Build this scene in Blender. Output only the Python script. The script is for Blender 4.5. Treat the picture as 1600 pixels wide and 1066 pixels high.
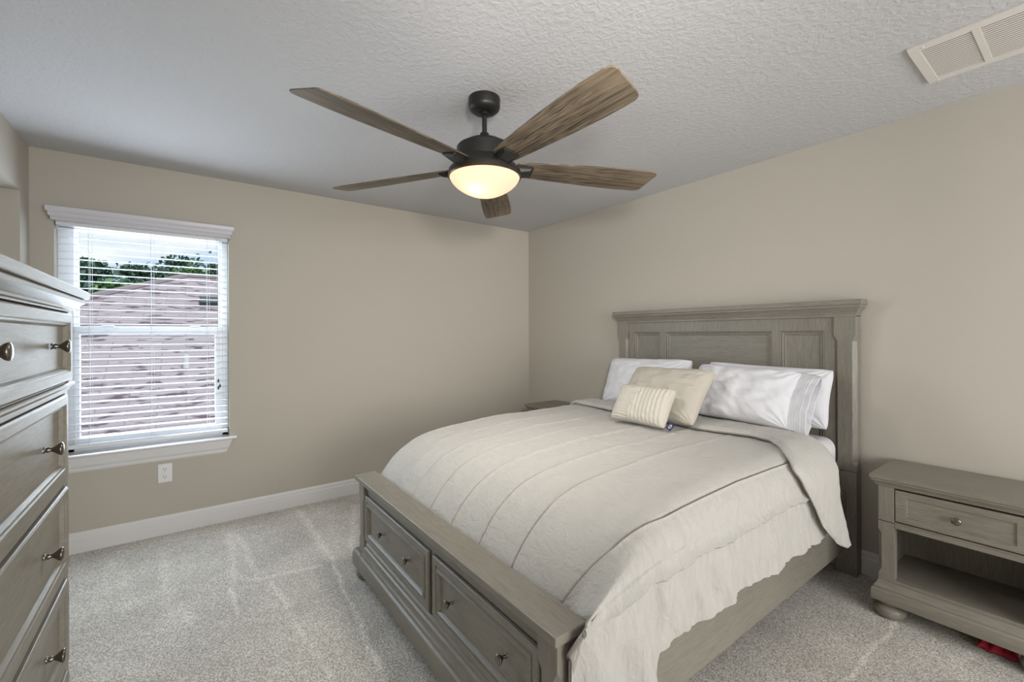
import bpy, bmesh, math, random
from mathutils import Vector, Matrix, noise
random.seed(7)
PI = math.pi
sc = bpy.context.scene
COL = sc.collection
for o in list(bpy.data.objects):
    bpy.data.objects.remove(o)

# ------------------------------------------------------------------ camera
YAW, ROLL, FPX, PCY = 0.6372, -0.0042, 689.5, 522.54
CAM = Vector((3.7566, -3.0088, 1.3261))
fw = Vector((-math.cos(YAW), math.sin(YAW), 0))
rt = Vector((math.sin(YAW), math.cos(YAW), 0))
up = Vector((0, 0, 1))
rc = rt * math.cos(ROLL) + up * math.sin(ROLL)
uc = up * math.cos(ROLL) - rt * math.sin(ROLL)
cam_data = bpy.data.cameras.new('camera')
cam_data.sensor_width = 36
cam_data.lens = FPX / 1600 * 36
cam_data.shift_y = -(533 - PCY) / 1600
cam_data.clip_start = 0.02
cam_data.clip_end = 300
cam = bpy.data.objects.new('camera', cam_data)
m = Matrix((rc, uc, -fw)).transposed().to_4x4()
m.translation = CAM
cam.matrix_world = m
COL.objects.link(cam)
sc.camera = cam

# ------------------------------------------------------------------ view, world, lights
sc.view_settings.view_transform = 'Standard'
sc.view_settings.look = 'None'
sc.view_settings.gamma = 1
sc.view_settings.use_curve_mapping = False
sc.view_settings.exposure = 0.23

world = bpy.data.worlds.new('sky')
sc.world = world
world.use_nodes = True
wn, wl = world.node_tree.nodes, world.node_tree.links
wn.clear()
w_out = wn.new('ShaderNodeOutputWorld')
w_bg = wn.new('ShaderNodeBackground')
w_tc = wn.new('ShaderNodeTexCoord')
w_map = wn.new('ShaderNodeMapping')
w_map.inputs['Scale'].default_value = (1.5, 1.5, 6.0)
w_noise = wn.new('ShaderNodeTexNoise')
w_noise.inputs['Scale'].default_value = 2.2
w_noise.inputs['Detail'].default_value = 6
w_ramp = wn.new('ShaderNodeValToRGB')
w_ramp.color_ramp.elements[0].position = 0.42
w_ramp.color_ramp.elements[0].color = (0.50, 0.68, 0.92, 1)
w_ramp.color_ramp.elements[1].position = 0.58
w_ramp.color_ramp.elements[1].color = (1.0, 1.0, 1.0, 1)
wl.new(w_tc.outputs['Generated'], w_map.inputs['Vector'])
wl.new(w_map.outputs['Vector'], w_noise.inputs['Vector'])
wl.new(w_noise.outputs['Fac'], w_ramp.inputs['Fac'])
wl.new(w_ramp.outputs['Color'], w_bg.inputs['Color'])
w_bg.inputs['Strength'].default_value = 0.92
wl.new(w_bg.outputs['Background'], w_out.inputs['Surface'])

def lamp(name, kind, loc, energy, color, size=None, size_y=None, target=None, label=None):
    d = bpy.data.lights.new(name, kind)
    d.energy = energy
    d.color = color
    if kind == 'AREA':
        d.shape = 'RECTANGLE'
        d.size = size
        d.size_y = size_y or size
    elif kind == 'SUN':
        d.angle = size
    else:
        d.shadow_soft_size = size
    o = bpy.data.objects.new(name, d)
    o.location = loc
    if target is not None:
        o.rotation_euler = (Vector(target) - Vector(loc)).to_track_quat('-Z', 'Y').to_euler()
    COL.objects.link(o)
    return o

lamp('sun_light', 'SUN', (0, 0, 20), 2.4, (1, 0.95, 0.9), math.radians(8), target=(-6, -3, 6))
# the photographer's flash, up beside the camera (it throws the soft blade shadows on both walls)
lamp('flash_light', 'AREA', (3.80, -2.72, 1.74), 9, (1, 0.97, 0.93), 0.22, 0.22, target=(0.6, -0.6, 1.9)).data.spread = math.radians(90)
# added fill from behind the camera, placed at the made-up rear window
lamp('rear_fill_light', 'AREA', (6.15, -1.75, 1.30), 84, (1.0, 0.985, 0.965), 2.6, 1.5, target=(0, -1.75, 1.1))
# daylight through the window with the blind
lamp('window_daylight', 'AREA', (-0.30, -3.20, 1.45), 24, (0.80, 0.90, 1.0), 1.0, 1.5, target=(3.0, -2.6, 0.7))
lamp('window_daylight', 'AREA', (0.075, -3.20, 1.32), 16, (0.78, 0.885, 1.0), 0.86, 1.36, target=(3.0, -2.95, 1.0))

# ------------------------------------------------------------------ materials
def new_mat(name):
    mt = bpy.data.materials.new(name)
    mt.use_nodes = True
    nt = mt.node_tree
    return mt, nt, nt.nodes, nt.links, nt.nodes['Principled BSDF']

def noise_bump(nt, bsdf, scale, strength, dist=0.01, detail=4, mapping=None, rough=0.5):
    n, l = nt.nodes, nt.links
    tc = n.new('ShaderNodeTexCoord')
    nz = n.new('ShaderNodeTexNoise')
    nz.inputs['Scale'].default_value = scale
    nz.inputs['Detail'].default_value = detail
    nz.inputs['Roughness'].default_value = rough
    if mapping:
        mp = n.new('ShaderNodeMapping')
        mp.inputs['Scale'].default_value = mapping
        l.new(tc.outputs['Object'], mp.inputs['Vector'])
        l.new(mp.outputs['Vector'], nz.inputs['Vector'])
    else:
        l.new(tc.outputs['Object'], nz.inputs['Vector'])
    b = n.new('ShaderNodeBump')
    b.inputs['Strength'].default_value = strength
    b.inputs['Distance'].default_value = dist
    l.new(nz.outputs['Fac'], b.inputs['Height'])
    l.new(b.outputs['Normal'], bsdf.inputs['Normal'])
    return nz, b

def plain(name, color, rough=0.5, metal=0.0, bump=None, spec=0.5, emit=None, estr=0, coat=0.0):
    mt, nt, n, l, b = new_mat(name)
    b.inputs['Base Color'].default_value = (*color, 1)
    b.inputs['Roughness'].default_value = rough
    b.inputs['Metallic'].default_value = metal
    b.inputs['Specular IOR Level'].default_value = spec
    b.inputs['Coat Weight'].default_value = coat
    if emit:
        b.inputs['Emission Color'].default_value = (*emit, 1)
        b.inputs['Emission Strength'].default_value = estr
    if bump:
        noise_bump(nt, b, *bump)
    return mt

def wood(name, c0, c1, stretch, scale=9, rough=0.40, coat=0.04, contrast=(0.35, 0.7), bump=0.06, dist=1.2):
    mt, nt, n, l, b = new_mat(name)
    tc = n.new('ShaderNodeTexCoord')
    mp = n.new('ShaderNodeMapping')
    mp.inputs['Scale'].default_value = stretch
    n1 = n.new('ShaderNodeTexNoise')
    n1.inputs['Scale'].default_value = scale
    n1.inputs['Detail'].default_value = 8
    n1.inputs['Roughness'].default_value = 0.62
    n1.inputs['Distortion'].default_value = dist
    n2 = n.new('ShaderNodeTexNoise')
    n2.inputs['Scale'].default_value = 1.7
    n2.inputs['Detail'].default_value = 3
    rp = n.new('ShaderNodeValToRGB')
    rp.color_ramp.elements[0].position = contrast[0]
    rp.color_ramp.elements[0].color = (*c0, 1)
    rp.color_ramp.elements[1].position = contrast[1]
    rp.color_ramp.elements[1].color = (*c1, 1)
    mx = n.new('ShaderNodeMix')
    mx.data_type = 'FLOAT'
    mx.inputs[0].default_value = 0.35
    l.new(tc.outputs['Object'], mp.inputs['Vector'])
    l.new(mp.outputs['Vector'], n1.inputs['Vector'])
    l.new(tc.outputs['Object'], n2.inputs['Vector'])
    l.new(n1.outputs['Fac'], mx.inputs[2])
    l.new(n2.outputs['Fac'], mx.inputs[3])
    l.new(mx.outputs[0], rp.inputs['Fac'])
    l.new(rp.outputs['Color'], b.inputs['Base Color'])
    bp = n.new('ShaderNodeBump')
    bp.inputs['Strength'].default_value = bump
    bp.inputs['Distance'].default_value = 0.004
    l.new(n1.outputs['Fac'], bp.inputs['Height'])
    l.new(bp.outputs['Normal'], b.inputs['Normal'])
    b.inputs['Roughness'].default_value = rough
    b.inputs['Coat Weight'].default_value = coat
    b.inputs['Coat Roughness'].default_value = 0.25
    b.inputs['Specular IOR Level'].default_value = 0.36
    return mt

G0, G1 = (0.168, 0.154, 0.126), (0.276, 0.257, 0.214)
M = {}
M['wood_x'] = wood('grey_stained_wood_x', G0, G1, (1.2, 14, 14))
M['wood_y'] = wood('grey_stained_wood_y', G0, G1, (14, 1.2, 14))
M['wood_z'] = wood('grey_stained_wood_z', G0, G1, (14, 14, 1.2))
M['wood_in'] = plain('grey_cabinet_lining', (0.17, 0.165, 0.15), 0.6, bump=(60, 0.1, 0.003))
M['blade_wood'] = wood('weathered_oak_blade', (0.036, 0.027, 0.018), (0.215, 0.165, 0.112), (0.38, 10, 10), scale=7,
                       rough=0.5, coat=0.0, contrast=(0.42, 0.60), bump=0.25, dist=2.6)
M['wall'] = plain('greige_wall_paint', (0.49, 0.455, 0.395), 0.75, bump=(180, 0.06, 0.002), spec=0.25)
M['trim'] = plain('white_trim_paint', (0.72, 0.71, 0.71), 0.35)
M['vinyl'] = plain('white_window_vinyl', (0.80, 0.82, 0.86), 0.3)
M['slat'] = plain('white_faux_wood_slat', (0.78, 0.79, 0.82), 0.35)
M['valance'] = plain('white_valance', (0.60, 0.58, 0.62), 0.35, bump=(90, 0.05, 0.002))
M['cord'] = plain('white_cord', (0.75, 0.77, 0.8), 0.7)
M['outlet'] = plain('white_outlet_plastic', (0.80, 0.79, 0.80), 0.3)
M['slot'] = plain('dark_slot', (0.03, 0.03, 0.03), 0.6)
M['black_metal'] = plain('matte_black_metal', (0.016, 0.015, 0.014), 0.42, metal=0.3)
M['knob'] = plain('burnished_nickel', (0.20, 0.185, 0.165), 0.28, metal=1.0)
M['vent'] = plain('vent_white_paint', (0.70, 0.66, 0.62), 0.5)
M['white_cotton'] = plain('white_cotton', (0.66, 0.66, 0.69), 0.9, bump=(22, 0.22, 0.006, 6), spec=0.2)
M['sheet'] = plain('pale_sheet', (0.68, 0.67, 0.68), 0.9, bump=(25, 0.25, 0.006, 5), spec=0.2)
M['cushion'] = plain('oatmeal_cushion', (0.47, 0.437, 0.378), 0.95, bump=(350, 0.3, 0.002), spec=0.15)
M['small_cushion'] = plain('ivory_cushion', (0.53, 0.498, 0.438), 0.95, bump=(350, 0.3, 0.002), spec=0.15)
M['navy'] = plain('navy_tag', (0.02, 0.025, 0.09), 0.7)
M['tag_white'] = plain('tag_white', (0.8, 0.8, 0.8), 0.7)
M['red'] = plain('red_cloth', (0.35, 0.01, 0.03), 0.8, bump=(60, 0.4, 0.004))
M['bulb'] = plain('bulb', (1, 0.9, 0.7), 0.5)

# comforter: crinkled linen
mt, nt, n, l, b = new_mat('crinkled_linen')
b.inputs['Base Color'].default_value = (0.49, 0.473, 0.438, 1)
b.inputs['Roughness'].default_value = 0.85
b.inputs['Specular IOR Level'].default_value = 0.2
b.inputs['Sheen Weight'].default_value = 0.15
tc = n.new('ShaderNodeTexCoord')
mp = n.new('ShaderNodeMapping'); mp.inputs['Scale'].default_value = (1, 1.6, 0.8)
na = n.new('ShaderNodeTexNoise'); na.inputs['Scale'].default_value = 19; na.inputs['Detail'].default_value = 7; na.inputs['Roughness'].default_value = 0.65; na.inputs['Distortion'].default_value = 1.5
l.new(tc.outputs['Object'], mp.inputs['Vector']); l.new(mp.outputs['Vector'], na.inputs['Vector'])
nb = n.new('ShaderNodeTexNoise'); nb.inputs['Scale'].default_value = 420; l.new(tc.outputs['Object'], nb.inputs['Vector'])
b1 = n.new('ShaderNodeBump'); b1.inputs['Strength'].default_value = 0.7; b1.inputs['Distance'].default_value = 0.011
b2 = n.new('ShaderNodeBump'); b2.inputs['Strength'].default_value = 0.25; b2.inputs['Distance'].default_value = 0.001
l.new(na.outputs['Fac'], b1.inputs['Height']); l.new(nb.outputs['Fac'], b2.inputs['Height'])
l.new(b1.outputs['Normal'], b2.inputs['Normal']); l.new(b2.outputs['Normal'], b.inputs['Normal'])
M['linen'] = mt

# knock-down ceiling
mt, nt, n, l, b = new_mat('textured_ceiling_paint')
b.inputs['Base Color'].default_value = (0.555, 0.55, 0.562, 1)
b.inputs['Roughness'].default_value = 0.8
b.inputs['Specular IOR Level'].default_value = 0.25
tc = n.new('ShaderNodeTexCoord')
na = n.new('ShaderNodeTexNoise'); na.inputs['Scale'].default_value = 42; na.inputs['Detail'].default_value = 3; na.inputs['Roughness'].default_value = 0.55; na.inputs['Distortion'].default_value = 0.6
l.new(tc.outputs['Object'], na.inputs['Vector'])
rp = n.new('ShaderNodeValToRGB'); rp.color_ramp.elements[0].position = 0.42; rp.color_ramp.elements[1].position = 0.62
l.new(na.outputs['Fac'], rp.inputs['Fac'])
b1 = n.new('ShaderNodeBump'); b1.inputs['Strength'].default_value = 0.24; b1.inputs['Distance'].default_value = 0.006
l.new(rp.outputs['Color'], b1.inputs['Height']); l.new(b1.outputs['Normal'], b.inputs['Normal'])
M['ceiling'] = mt

# carpet, with paler vacuum tracks where the pile lies the other way
mt, nt, n, l, b = new_mat('cut_pile_carpet')
b.inputs['Roughness'].default_value = 1.0
b.inputs['Specular IOR Level'].default_value = 0.05
tc = n.new('ShaderNodeTexCoord')
fine = n.new('ShaderNodeTexNoise'); fine.inputs['Scale'].default_value = 190; fine.inputs['Detail'].default_value = 3; fine.inputs['Roughness'].default_value = 0.7
l.new(tc.outputs['Object'], fine.inputs['Vector'])
rp = n.new('ShaderNodeValToRGB')
rp.color_ramp.elements[0].position = 0.39; rp.color_ramp.elements[0].color = (0.335, 0.31, 0.265, 1)
rp.color_ramp.elements[1].position = 0.61; rp.color_ramp.elements[1].color = (0.86, 0.825, 0.765, 1)
l.new(fine.outputs['Fac'], rp.inputs['Fac'])
warp = n.new('ShaderNodeTexNoise'); warp.inputs['Scale'].default_value = 5; warp.inputs['Detail'].default_value = 5
l.new(tc.outputs['Object'], warp.inputs['Vector'])
wsub = n.new('ShaderNodeVectorMath'); wsub.operation = 'SUBTRACT'; wsub.inputs[1].default_value = (0.5, 0.5, 0.5)
l.new(warp.outputs['Color'], wsub.inputs[0])
wsc = n.new('ShaderNodeVectorMath'); wsc.operation = 'SCALE'; wsc.inputs['Scale'].default_value = 0.06
l.new(wsub.outputs[0], wsc.inputs[0])
wadd = n.new('ShaderNodeVectorMath'); wadd.operation = 'ADD'
geo = n.new('ShaderNodeNewGeometry')
l.new(geo.outputs['Position'], wadd.inputs[0]); l.new(wsc.outputs[0], wadd.inputs[1])
def vmath(op, a, bb=None):
    q = n.new('ShaderNodeVectorMath'); q.operation = op
    for i, x in enumerate((a, bb)):
        if x is None: continue
        if isinstance(x, tuple): q.inputs[i].default_value = x
        else: l.new(x, q.inputs[i])
    return q
def fmath(op, a, bb=None, cc=None, clamp=False):
    q = n.new('ShaderNodeMath'); q.operation = op; q.use_clamp = clamp
    for i, x in enumerate((a, bb, cc)):
        if x is None: continue
        if isinstance(x, (int, float)): q.inputs[i].default_value = x
        else: l.new(x, q.inputs[i])
    return q.outputs[0]
# each track: start, end on the floor, half width, strength
TRACKS = [(0.113, -2.323, 1.0, -2.32, 0.042, 0.6), (1.0, -2.32, 2.03, -2.395, 0.019, 1.0), (0.241, -2.763, 0.923, -2.799, 0.047, 0.5), (1.02, -2.821, 1.282, -2.808, 0.019, 0.9), (0.923, -2.799, 1.003, -2.693, 0.025, 0.4), (0.999, -2.699, 1.063, -2.392, 0.026, 0.6), (1.082, -2.639, 1.443, -2.609, 0.023, 0.6), (1.443, -2.609, 1.971, -2.555, 0.026, 0.4), (0.295, -2.738, 1.011, -2.682, 0.033, 0.5), (0.336, -3.112, 0.961, -3.084, 0.043, 0.4), (0.961, -3.084, 1.217, -2.988, 0.052, 0.35), (0.299, -3.349, 0.774, -3.334, 0.067, 0.3), (0.304, -3.343, 0.919, -3.226, 0.058, 0.3), (0.26, -1.964, 0.987, -2.182, 0.037, 0.5), (1.218, -3.393, 1.667, -2.993, 0.043, 0.25), (1.479, -2.602, 1.281, -2.941, 0.032, 0.3), (3.178, -0.39, 3.161, -0.997, 0.016, 0.9), (2.752, -0.315, 3.029, 0.001, 0.042, 0.25), (3.387, -0.554, 3.42, -0.393, 0.031, 0.4), (0.127, -3.112, 0.256, -2.544, 0.026, 0.3)]
total = None
for (ax, ay, bx, by, hw, st) in TRACKS:
    d = (bx - ax, by - ay, 0.0); L2 = d[0] ** 2 + d[1] ** 2
    pa = vmath('SUBTRACT', wadd.outputs[0], (ax, ay, 0.0)).outputs[0]
    dt = vmath('DOT_PRODUCT', pa, d).outputs['Value']
    t = fmath('DIVIDE', dt, L2, clamp=True)
    pr = n.new('ShaderNodeVectorMath'); pr.operation = 'SCALE'; pr.inputs[0].default_value = d; l.new(t, pr.inputs['Scale'])
    df = vmath('SUBTRACT', pa, pr.outputs[0]).outputs[0]
    ln = n.new('ShaderNodeVectorMath'); ln.operation = 'LENGTH'; l.new(df, ln.inputs[0])
    k = fmath('MULTIPLY', fmath('SUBTRACT', 1.0, fmath('DIVIDE', ln.outputs['Value'], hw), clamp=True), st)
    total = k if total is None else fmath('MAXIMUM', total, k)
big = n.new('ShaderNodeTexNoise'); big.inputs['Scale'].default_value = 3.2; big.inputs['Detail'].default_value = 6
l.new(tc.outputs['Object'], big.inputs['Vector'])
bv = fmath('MULTIPLY', fmath('SUBTRACT', big.outputs['Fac'], 0.5), 0.55)
gain = fmath('ADD', fmath('ADD', bv, fmath('MULTIPLY', total, 0.38)), 0.94)
hs = n.new('ShaderNodeVectorMath'); hs.operation = 'SCALE'
l.new(rp.outputs['Color'], hs.inputs[0]); l.new(gain, hs.inputs['Scale'])
l.new(hs.outputs[0], b.inputs['Base Color'])
b1 = n.new('ShaderNodeBump'); b1.inputs['Strength'].default_value = 0.6; b1.inputs['Distance'].default_value = 0.008
l.new(fine.outputs['Fac'], b1.inputs['Height']); l.new(b1.outputs['Normal'], b.inputs['Normal'])
M['carpet'] = mt

# frosted glass bowl lit from inside
mt, nt, n, l, b = new_mat('frosted_glass_bowl')
tr = n.new('ShaderNodeBsdfTranslucent'); tr.inputs['Color'].default_value = (1.0, 0.80, 0.55, 1)
df = n.new('ShaderNodeBsdfDiffuse'); df.inputs['Color'].default_value = (0.8, 0.7, 0.55, 1)
em = n.new('ShaderNodeEmission'); em.inputs['Color'].default_value = (1.0, 0.82, 0.62, 1); em.inputs['Strength'].default_value = 0.50
ms = n.new('ShaderNodeMixShader'); ms.inputs[0].default_value = 0.2
ad = n.new('ShaderNodeAddShader')
l.new(tr.outputs[0], ms.inputs[1]); l.new(df.outputs[0], ms.inputs[2])
l.new(ms.outputs[0], ad.inputs[0]); l.new(em.outputs[0], ad.inputs[1])
l.new(ad.outputs[0], n['Material Output'].inputs['Surface'])
M['bowl'] = mt

# window glass
mt, nt, n, l, b = new_mat('window_glass')
tp = n.new('ShaderNodeBsdfTransparent'); tp.inputs['Color'].default_value = (0.93, 0.96, 0.96, 1)
gl = n.new('ShaderNodeBsdfGlossy'); gl.inputs['Roughness'].default_value = 0.02
ms = n.new('ShaderNodeMixShader'); ms.inputs[0].default_value = 0.0
l.new(tp.outputs[0], ms.inputs[1]); l.new(gl.outputs[0], ms.inputs[2]); l.new(ms.outputs[0], n['Material Output'].inputs['Surface'])
M['glass'] = mt

# roof shingles
mt, nt, n, l, b = new_mat('asphalt_shingles')
tc = n.new('ShaderNodeTexCoord')
mp = n.new('ShaderNodeMapping'); mp.inputs['Rotation'].default_value = (0, 0, PI / 2)
bk = n.new('ShaderNodeTexBrick')
bk.inputs['Color1'].default_value = (0.40, 0.345, 0.375, 1); bk.inputs['Color2'].default_value = (0.32, 0.275, 0.30, 1)
bk.inputs['Mortar'].default_value = (0.28, 0.23, 0.25, 1)
bk.inputs['Scale'].default_value = 1.0; bk.inputs['Brick Width'].default_value = 0.8; bk.inputs['Row Height'].default_value = 0.13
bk.inputs['Mortar Size'].default_value = 0.012; bk.inputs['Bias'].default_value = -0.3
l.new(tc.outputs['Object'], mp.inputs['Vector']); l.new(mp.outputs['Vector'], bk.inputs['Vector'])
nz = n.new('ShaderNodeTexNoise'); nz.inputs['Scale'].default_value = 1.0; nz.inputs['Detail'].default_value = 2
mp2 = n.new('ShaderNodeMapping'); mp2.inputs['Scale'].default_value = (7.2, 2.6, 7.2)
l.new(tc.outputs['Object'], mp2.inputs['Vector']); l.new(mp2.outputs['Vector'], nz.inputs['Vector'])
rp = n.new('ShaderNodeValToRGB'); rp.color_ramp.elements[0].position = 0.36; rp.color_ramp.elements[0].color = (0.35, 0.3, 0.32, 1)
rp.color_ramp.elements[1].position = 0.44; rp.color_ramp.elements[1].color = (1, 1, 1, 1)
l.new(nz.outputs['Fac'], rp.inputs['Fac'])
mx = n.new('ShaderNodeMix'); mx.data_type = 'RGBA'; mx.blend_type = 'MULTIPLY'; mx.inputs[0].default_value = 1
l.new(bk.outputs['Color'], mx.inputs[6]); l.new(rp.outputs['Color'], mx.inputs[7])
l.new(mx.outputs[2], b.inputs['Base Color']); b.inputs['Roughness'].default_value = 0.95
M['shingle'] = mt
M['stucco'] = plain('house_stucco', (0.6, 0.57, 0.5), 0.9)
M['grass'] = plain('lawn', (0.10, 0.18, 0.05), 1.0, bump=(30, 0.4, 0.05))
M['bark'] = plain('bark', (0.14, 0.10, 0.07), 0.95, bump=(20, 0.5, 0.03))
def leafmat(name, c0, c1):
    mt, nt, n, l, b = new_mat(name)
    tc = n.new('ShaderNodeTexCoord'); nz = n.new('ShaderNodeTexNoise'); nz.inputs['Scale'].default_value = 1.6; nz.inputs['Detail'].default_value = 5
    rp = n.new('ShaderNodeValToRGB'); rp.color_ramp.elements[0].position = 0.35; rp.color_ramp.elements[1].position = 0.65
    rp.color_ramp.elements[0].color = (*c0, 1); rp.color_ramp.elements[1].color = (*c1, 1)
    l.new(tc.outputs['Object'], nz.inputs['Vector']); l.new(nz.outputs['Fac'], rp.inputs['Fac']); l.new(rp.outputs['Color'], b.inputs['Base Color'])
    b.inputs['Roughness'].default_value = 0.7
    return mt
M['leaf_a'] = leafmat('dark_green_leaves', (0.04, 0.085, 0.065), (0.11, 0.19, 0.12))
M['leaf_b'] = leafmat('bright_green_leaves', (0.09, 0.18, 0.07), (0.20, 0.33, 0.14))

# ------------------------------------------------------------------ builders
ORG = {}
def tag(o, label=None, cat=None, group=None, kind=None):
    if label: o['label'] = label
    if cat: o['category'] = cat
    if group: o['group'] = group
    if kind: o['kind'] = kind
    return o

def thing(name, loc, label, cat, group=None):
    o = bpy.data.objects.new(name, None)
    o.empty_display_size = 0.1
    o.location = loc
    COL.objects.link(o)
    ORG[o] = Vector(loc)
    return tag(o, label, cat, group)

class MB:
    """collects shapes in world coordinates, links them as one mesh object"""
    def __init__(self):
        self.bm = bmesh.new()
    def merge(self, other):
        tmp = bpy.data.meshes.new('tmp')
        other.to_mesh(tmp); other.free()
        self.bm.from_mesh(tmp)
        bpy.data.meshes.remove(tmp)
    def box(self, x0, x1, y0, y1, z0, z1, bevel=0.0, seg=2, mat=None):
        b = bmesh.new()
        bmesh.ops.create_cube(b, size=1)
        bmesh.ops.scale(b, vec=(x1 - x0, y1 - y0, z1 - z0), verts=b.verts)
        bmesh.ops.translate(b, vec=((x0 + x1) / 2, (y0 + y1) / 2, (z0 + z1) / 2), verts=b.verts)
        if bevel > 0:
            bmesh.ops.bevel(b, geom=b.edges[:], offset=bevel, segments=seg, affect='EDGES', profile=0.5)
        if mat is not None:
            bmesh.ops.transform(b, matrix=mat, verts=b.verts)
        self.merge(b)
        return self
    def poly(self, verts, faces):
        vs = [self.bm.verts.new(v) for v in verts]
        for f in faces:
            try: self.bm.faces.new([vs[i] for i in f])
            except ValueError: pass
        return self
    def prism(self, pts, axis, a, b2):
        """closed 2D outline extruded along axis from a to b2 (pts are the two other coordinates in xyz order)"""
        def P(p, t):
            q = list(p); q.insert('xyz'.index(axis), t); return tuple(q)
        nn = len(pts)
        vs = [self.bm.verts.new(P(p, a)) for p in pts] + [self.bm.verts.new(P(p, b2)) for p in pts]
        self.bm.faces.new(vs[:nn]); self.bm.faces.new(vs[nn:][::-1])
        for i in range(nn):
            self.bm.faces.new([vs[i], vs[nn + i], vs[nn + (i + 1) % nn], vs[(i + 1) % nn]])
        return self
    def lathe(self, prof, c=(0, 0, 0), mat=None, seg=32):
        """prof: list of (radius, height); revolved round local z"""
        b = bmesh.new()
        rings = []
        for r, h in prof:
            if r < 1e-6:
                rings.append([b.verts.new((0, 0, h))])
            else:
                rings.append([b.verts.new((r * math.cos(2 * PI * k / seg), r * math.sin(2 * PI * k / seg), h)) for k in range(seg)])
        for A, B in zip(rings, rings[1:]):
            for k in range(seg):
                k2 = (k + 1) % seg
                if len(A) == 1 and len(B) == 1: continue
                if len(A) == 1: b.faces.new([A[0], B[k], B[k2]])
                elif len(B) == 1: b.faces.new([A[k], A[k2], B[0]])
                else: b.faces.new([A[k], A[k2], B[k2], B[k]])
        if len(rings[0]) > 1: b.faces.new(rings[0][::-1])
        if len(rings[-1]) > 1: b.faces.new(rings[-1])
        if mat is not None: bmesh.ops.transform(b, matrix=mat, verts=b.verts)
        bmesh.ops.translate(b, vec=c, verts=b.verts)
        self.merge(b)
        return self
    def tube(self, p0, p1, r, seg=12):
        p0, p1 = Vector(p0), Vector(p1)
        d = p1 - p0
        mt = d.to_track_quat('Z', 'Y').to_matrix().to_4x4()
        return self.lathe([(r, 0), (r, d.length)], c=p0, mat=mt, seg=seg)
    def nested(self, u0, u1, v0, v1, loops, P, arch=None):
        """rectangle of mitred loops: loops = [(inset, height)...]; P(u, v, height) -> world. The last loop is filled."""
        rings = []
        for ins, h in loops:
            iu, iv = (ins if isinstance(ins, tuple) else (ins, ins))
            rings.append([self.bm.verts.new(P(a, c2, h)) for a, c2 in ((u0 + iu, v0 + iv), (u1 - iu, v0 + iv), (u1 - iu, v1 - iv), (u0 + iu, v1 - iv))])
        for A, B in zip(rings, rings[1:]):
            for k in range(4):
                self.bm.faces.new([A[k], A[(k + 1) % 4], B[(k + 1) % 4], B[k]])
        self.bm.faces.new(rings[-1]); self.bm.faces.new(rings[0][::-1])
        return self
    def build(self, name, mat, parent=None, smooth=False, bevel=0.0, angle=35, mods=()):
        bm = self.bm
        bmesh.ops.recalc_face_normals(bm, faces=bm.faces[:])
        org = Vector((0, 0, 0))
        p = parent
        while p is not None and p not in ORG: p = p.parent
        if p is not None: org = ORG[p]
        if parent is None:
            # top-level single mesh: origin at the base centre of its bounds
            xs = [v.co.x for v in bm.verts]; ys = [v.co.y for v in bm.verts]; zs = [v.co.z for v in bm.verts]
            org = Vector(((min(xs) + max(xs)) / 2, (min(ys) + max(ys)) / 2, min(zs)))
        bmesh.ops.translate(bm, vec=-org, verts=bm.verts)
        me = bpy.data.meshes.new(name)
        bm.to_mesh(me); bm.free()
        me.materials.append(mat)
        o = bpy.data.objects.new(name, me)
        COL.objects.link(o)
        if parent is None:
            o.location = org; ORG[o] = org
        else:
            o.parent = parent
        if bevel > 0:
            md = o.modifiers.new('bevel', 'BEVEL'); md.width = bevel; md.segments = 2; md.limit_method = 'ANGLE'; md.angle_limit = math.radians(40)
            smooth = True
        if smooth:
            for f in me.polygons: f.use_smooth = True
            try:
                me.set_sharp_from_angle(angle=math.radians(angle))
            except Exception:
                pass
        return o

def struct(name, mb, mat, parent=None, **k):
    o = mb.build(name, mat, parent, **k)
    if parent is None: o['kind'] = 'structure'
    return o

# ================================================================== ROOM
H = 2.44
XR = 6.20
YN = -3.742
mb = MB(); mb.box(-0.0, XR, -4.6, 0.0, -0.06, 0.0)
struct('floor', mb, M['carpet'])
mb = MB(); mb.box(-0.12, XR + 0.1, -4.7, 0.12, H, H + 0.1)
struct('ceiling', mb, M['ceiling'])
# wall with the window
WY0, WY1, WZ0, WZ1 = -3.640, -2.757, 0.600, 2.045
mb = MB()
mb.box(-0.16, 0, -4.6, WY0, 0, H)
mb.box(-0.16, 0, WY1, 0.0, 0, H)
mb.box(-0.16, 0, WY0, WY1, 0, WZ0)
mb.box(-0.16, 0, WY0, WY1, WZ1, H)
struct('wall_left', mb, M['wall'])
mb = MB(); mb.box(-0.16, XR + 0.1, 0, 0.12, 0, H)
struct('wall_right', mb, M['wall'])
# near wall with an alcove behind the chest of drawers
AX0, AX1, AZ = 0.177, 1.75, 2.135
mb = MB()
mb.box(0, AX0, -4.6, YN, 0, H)
mb.box(AX1, XR + 0.1, YN - 0.12, YN, 0, H)
mb.box(AX0, AX1, -4.6, YN, AZ, H)
mb.box(0, XR, -4.7, -4.6, 0, H)
mb.box(AX1, AX1 + 0.1, -4.6, YN - 0.12, 0, H)
struct('wall_near', mb, M['wall'])
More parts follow.
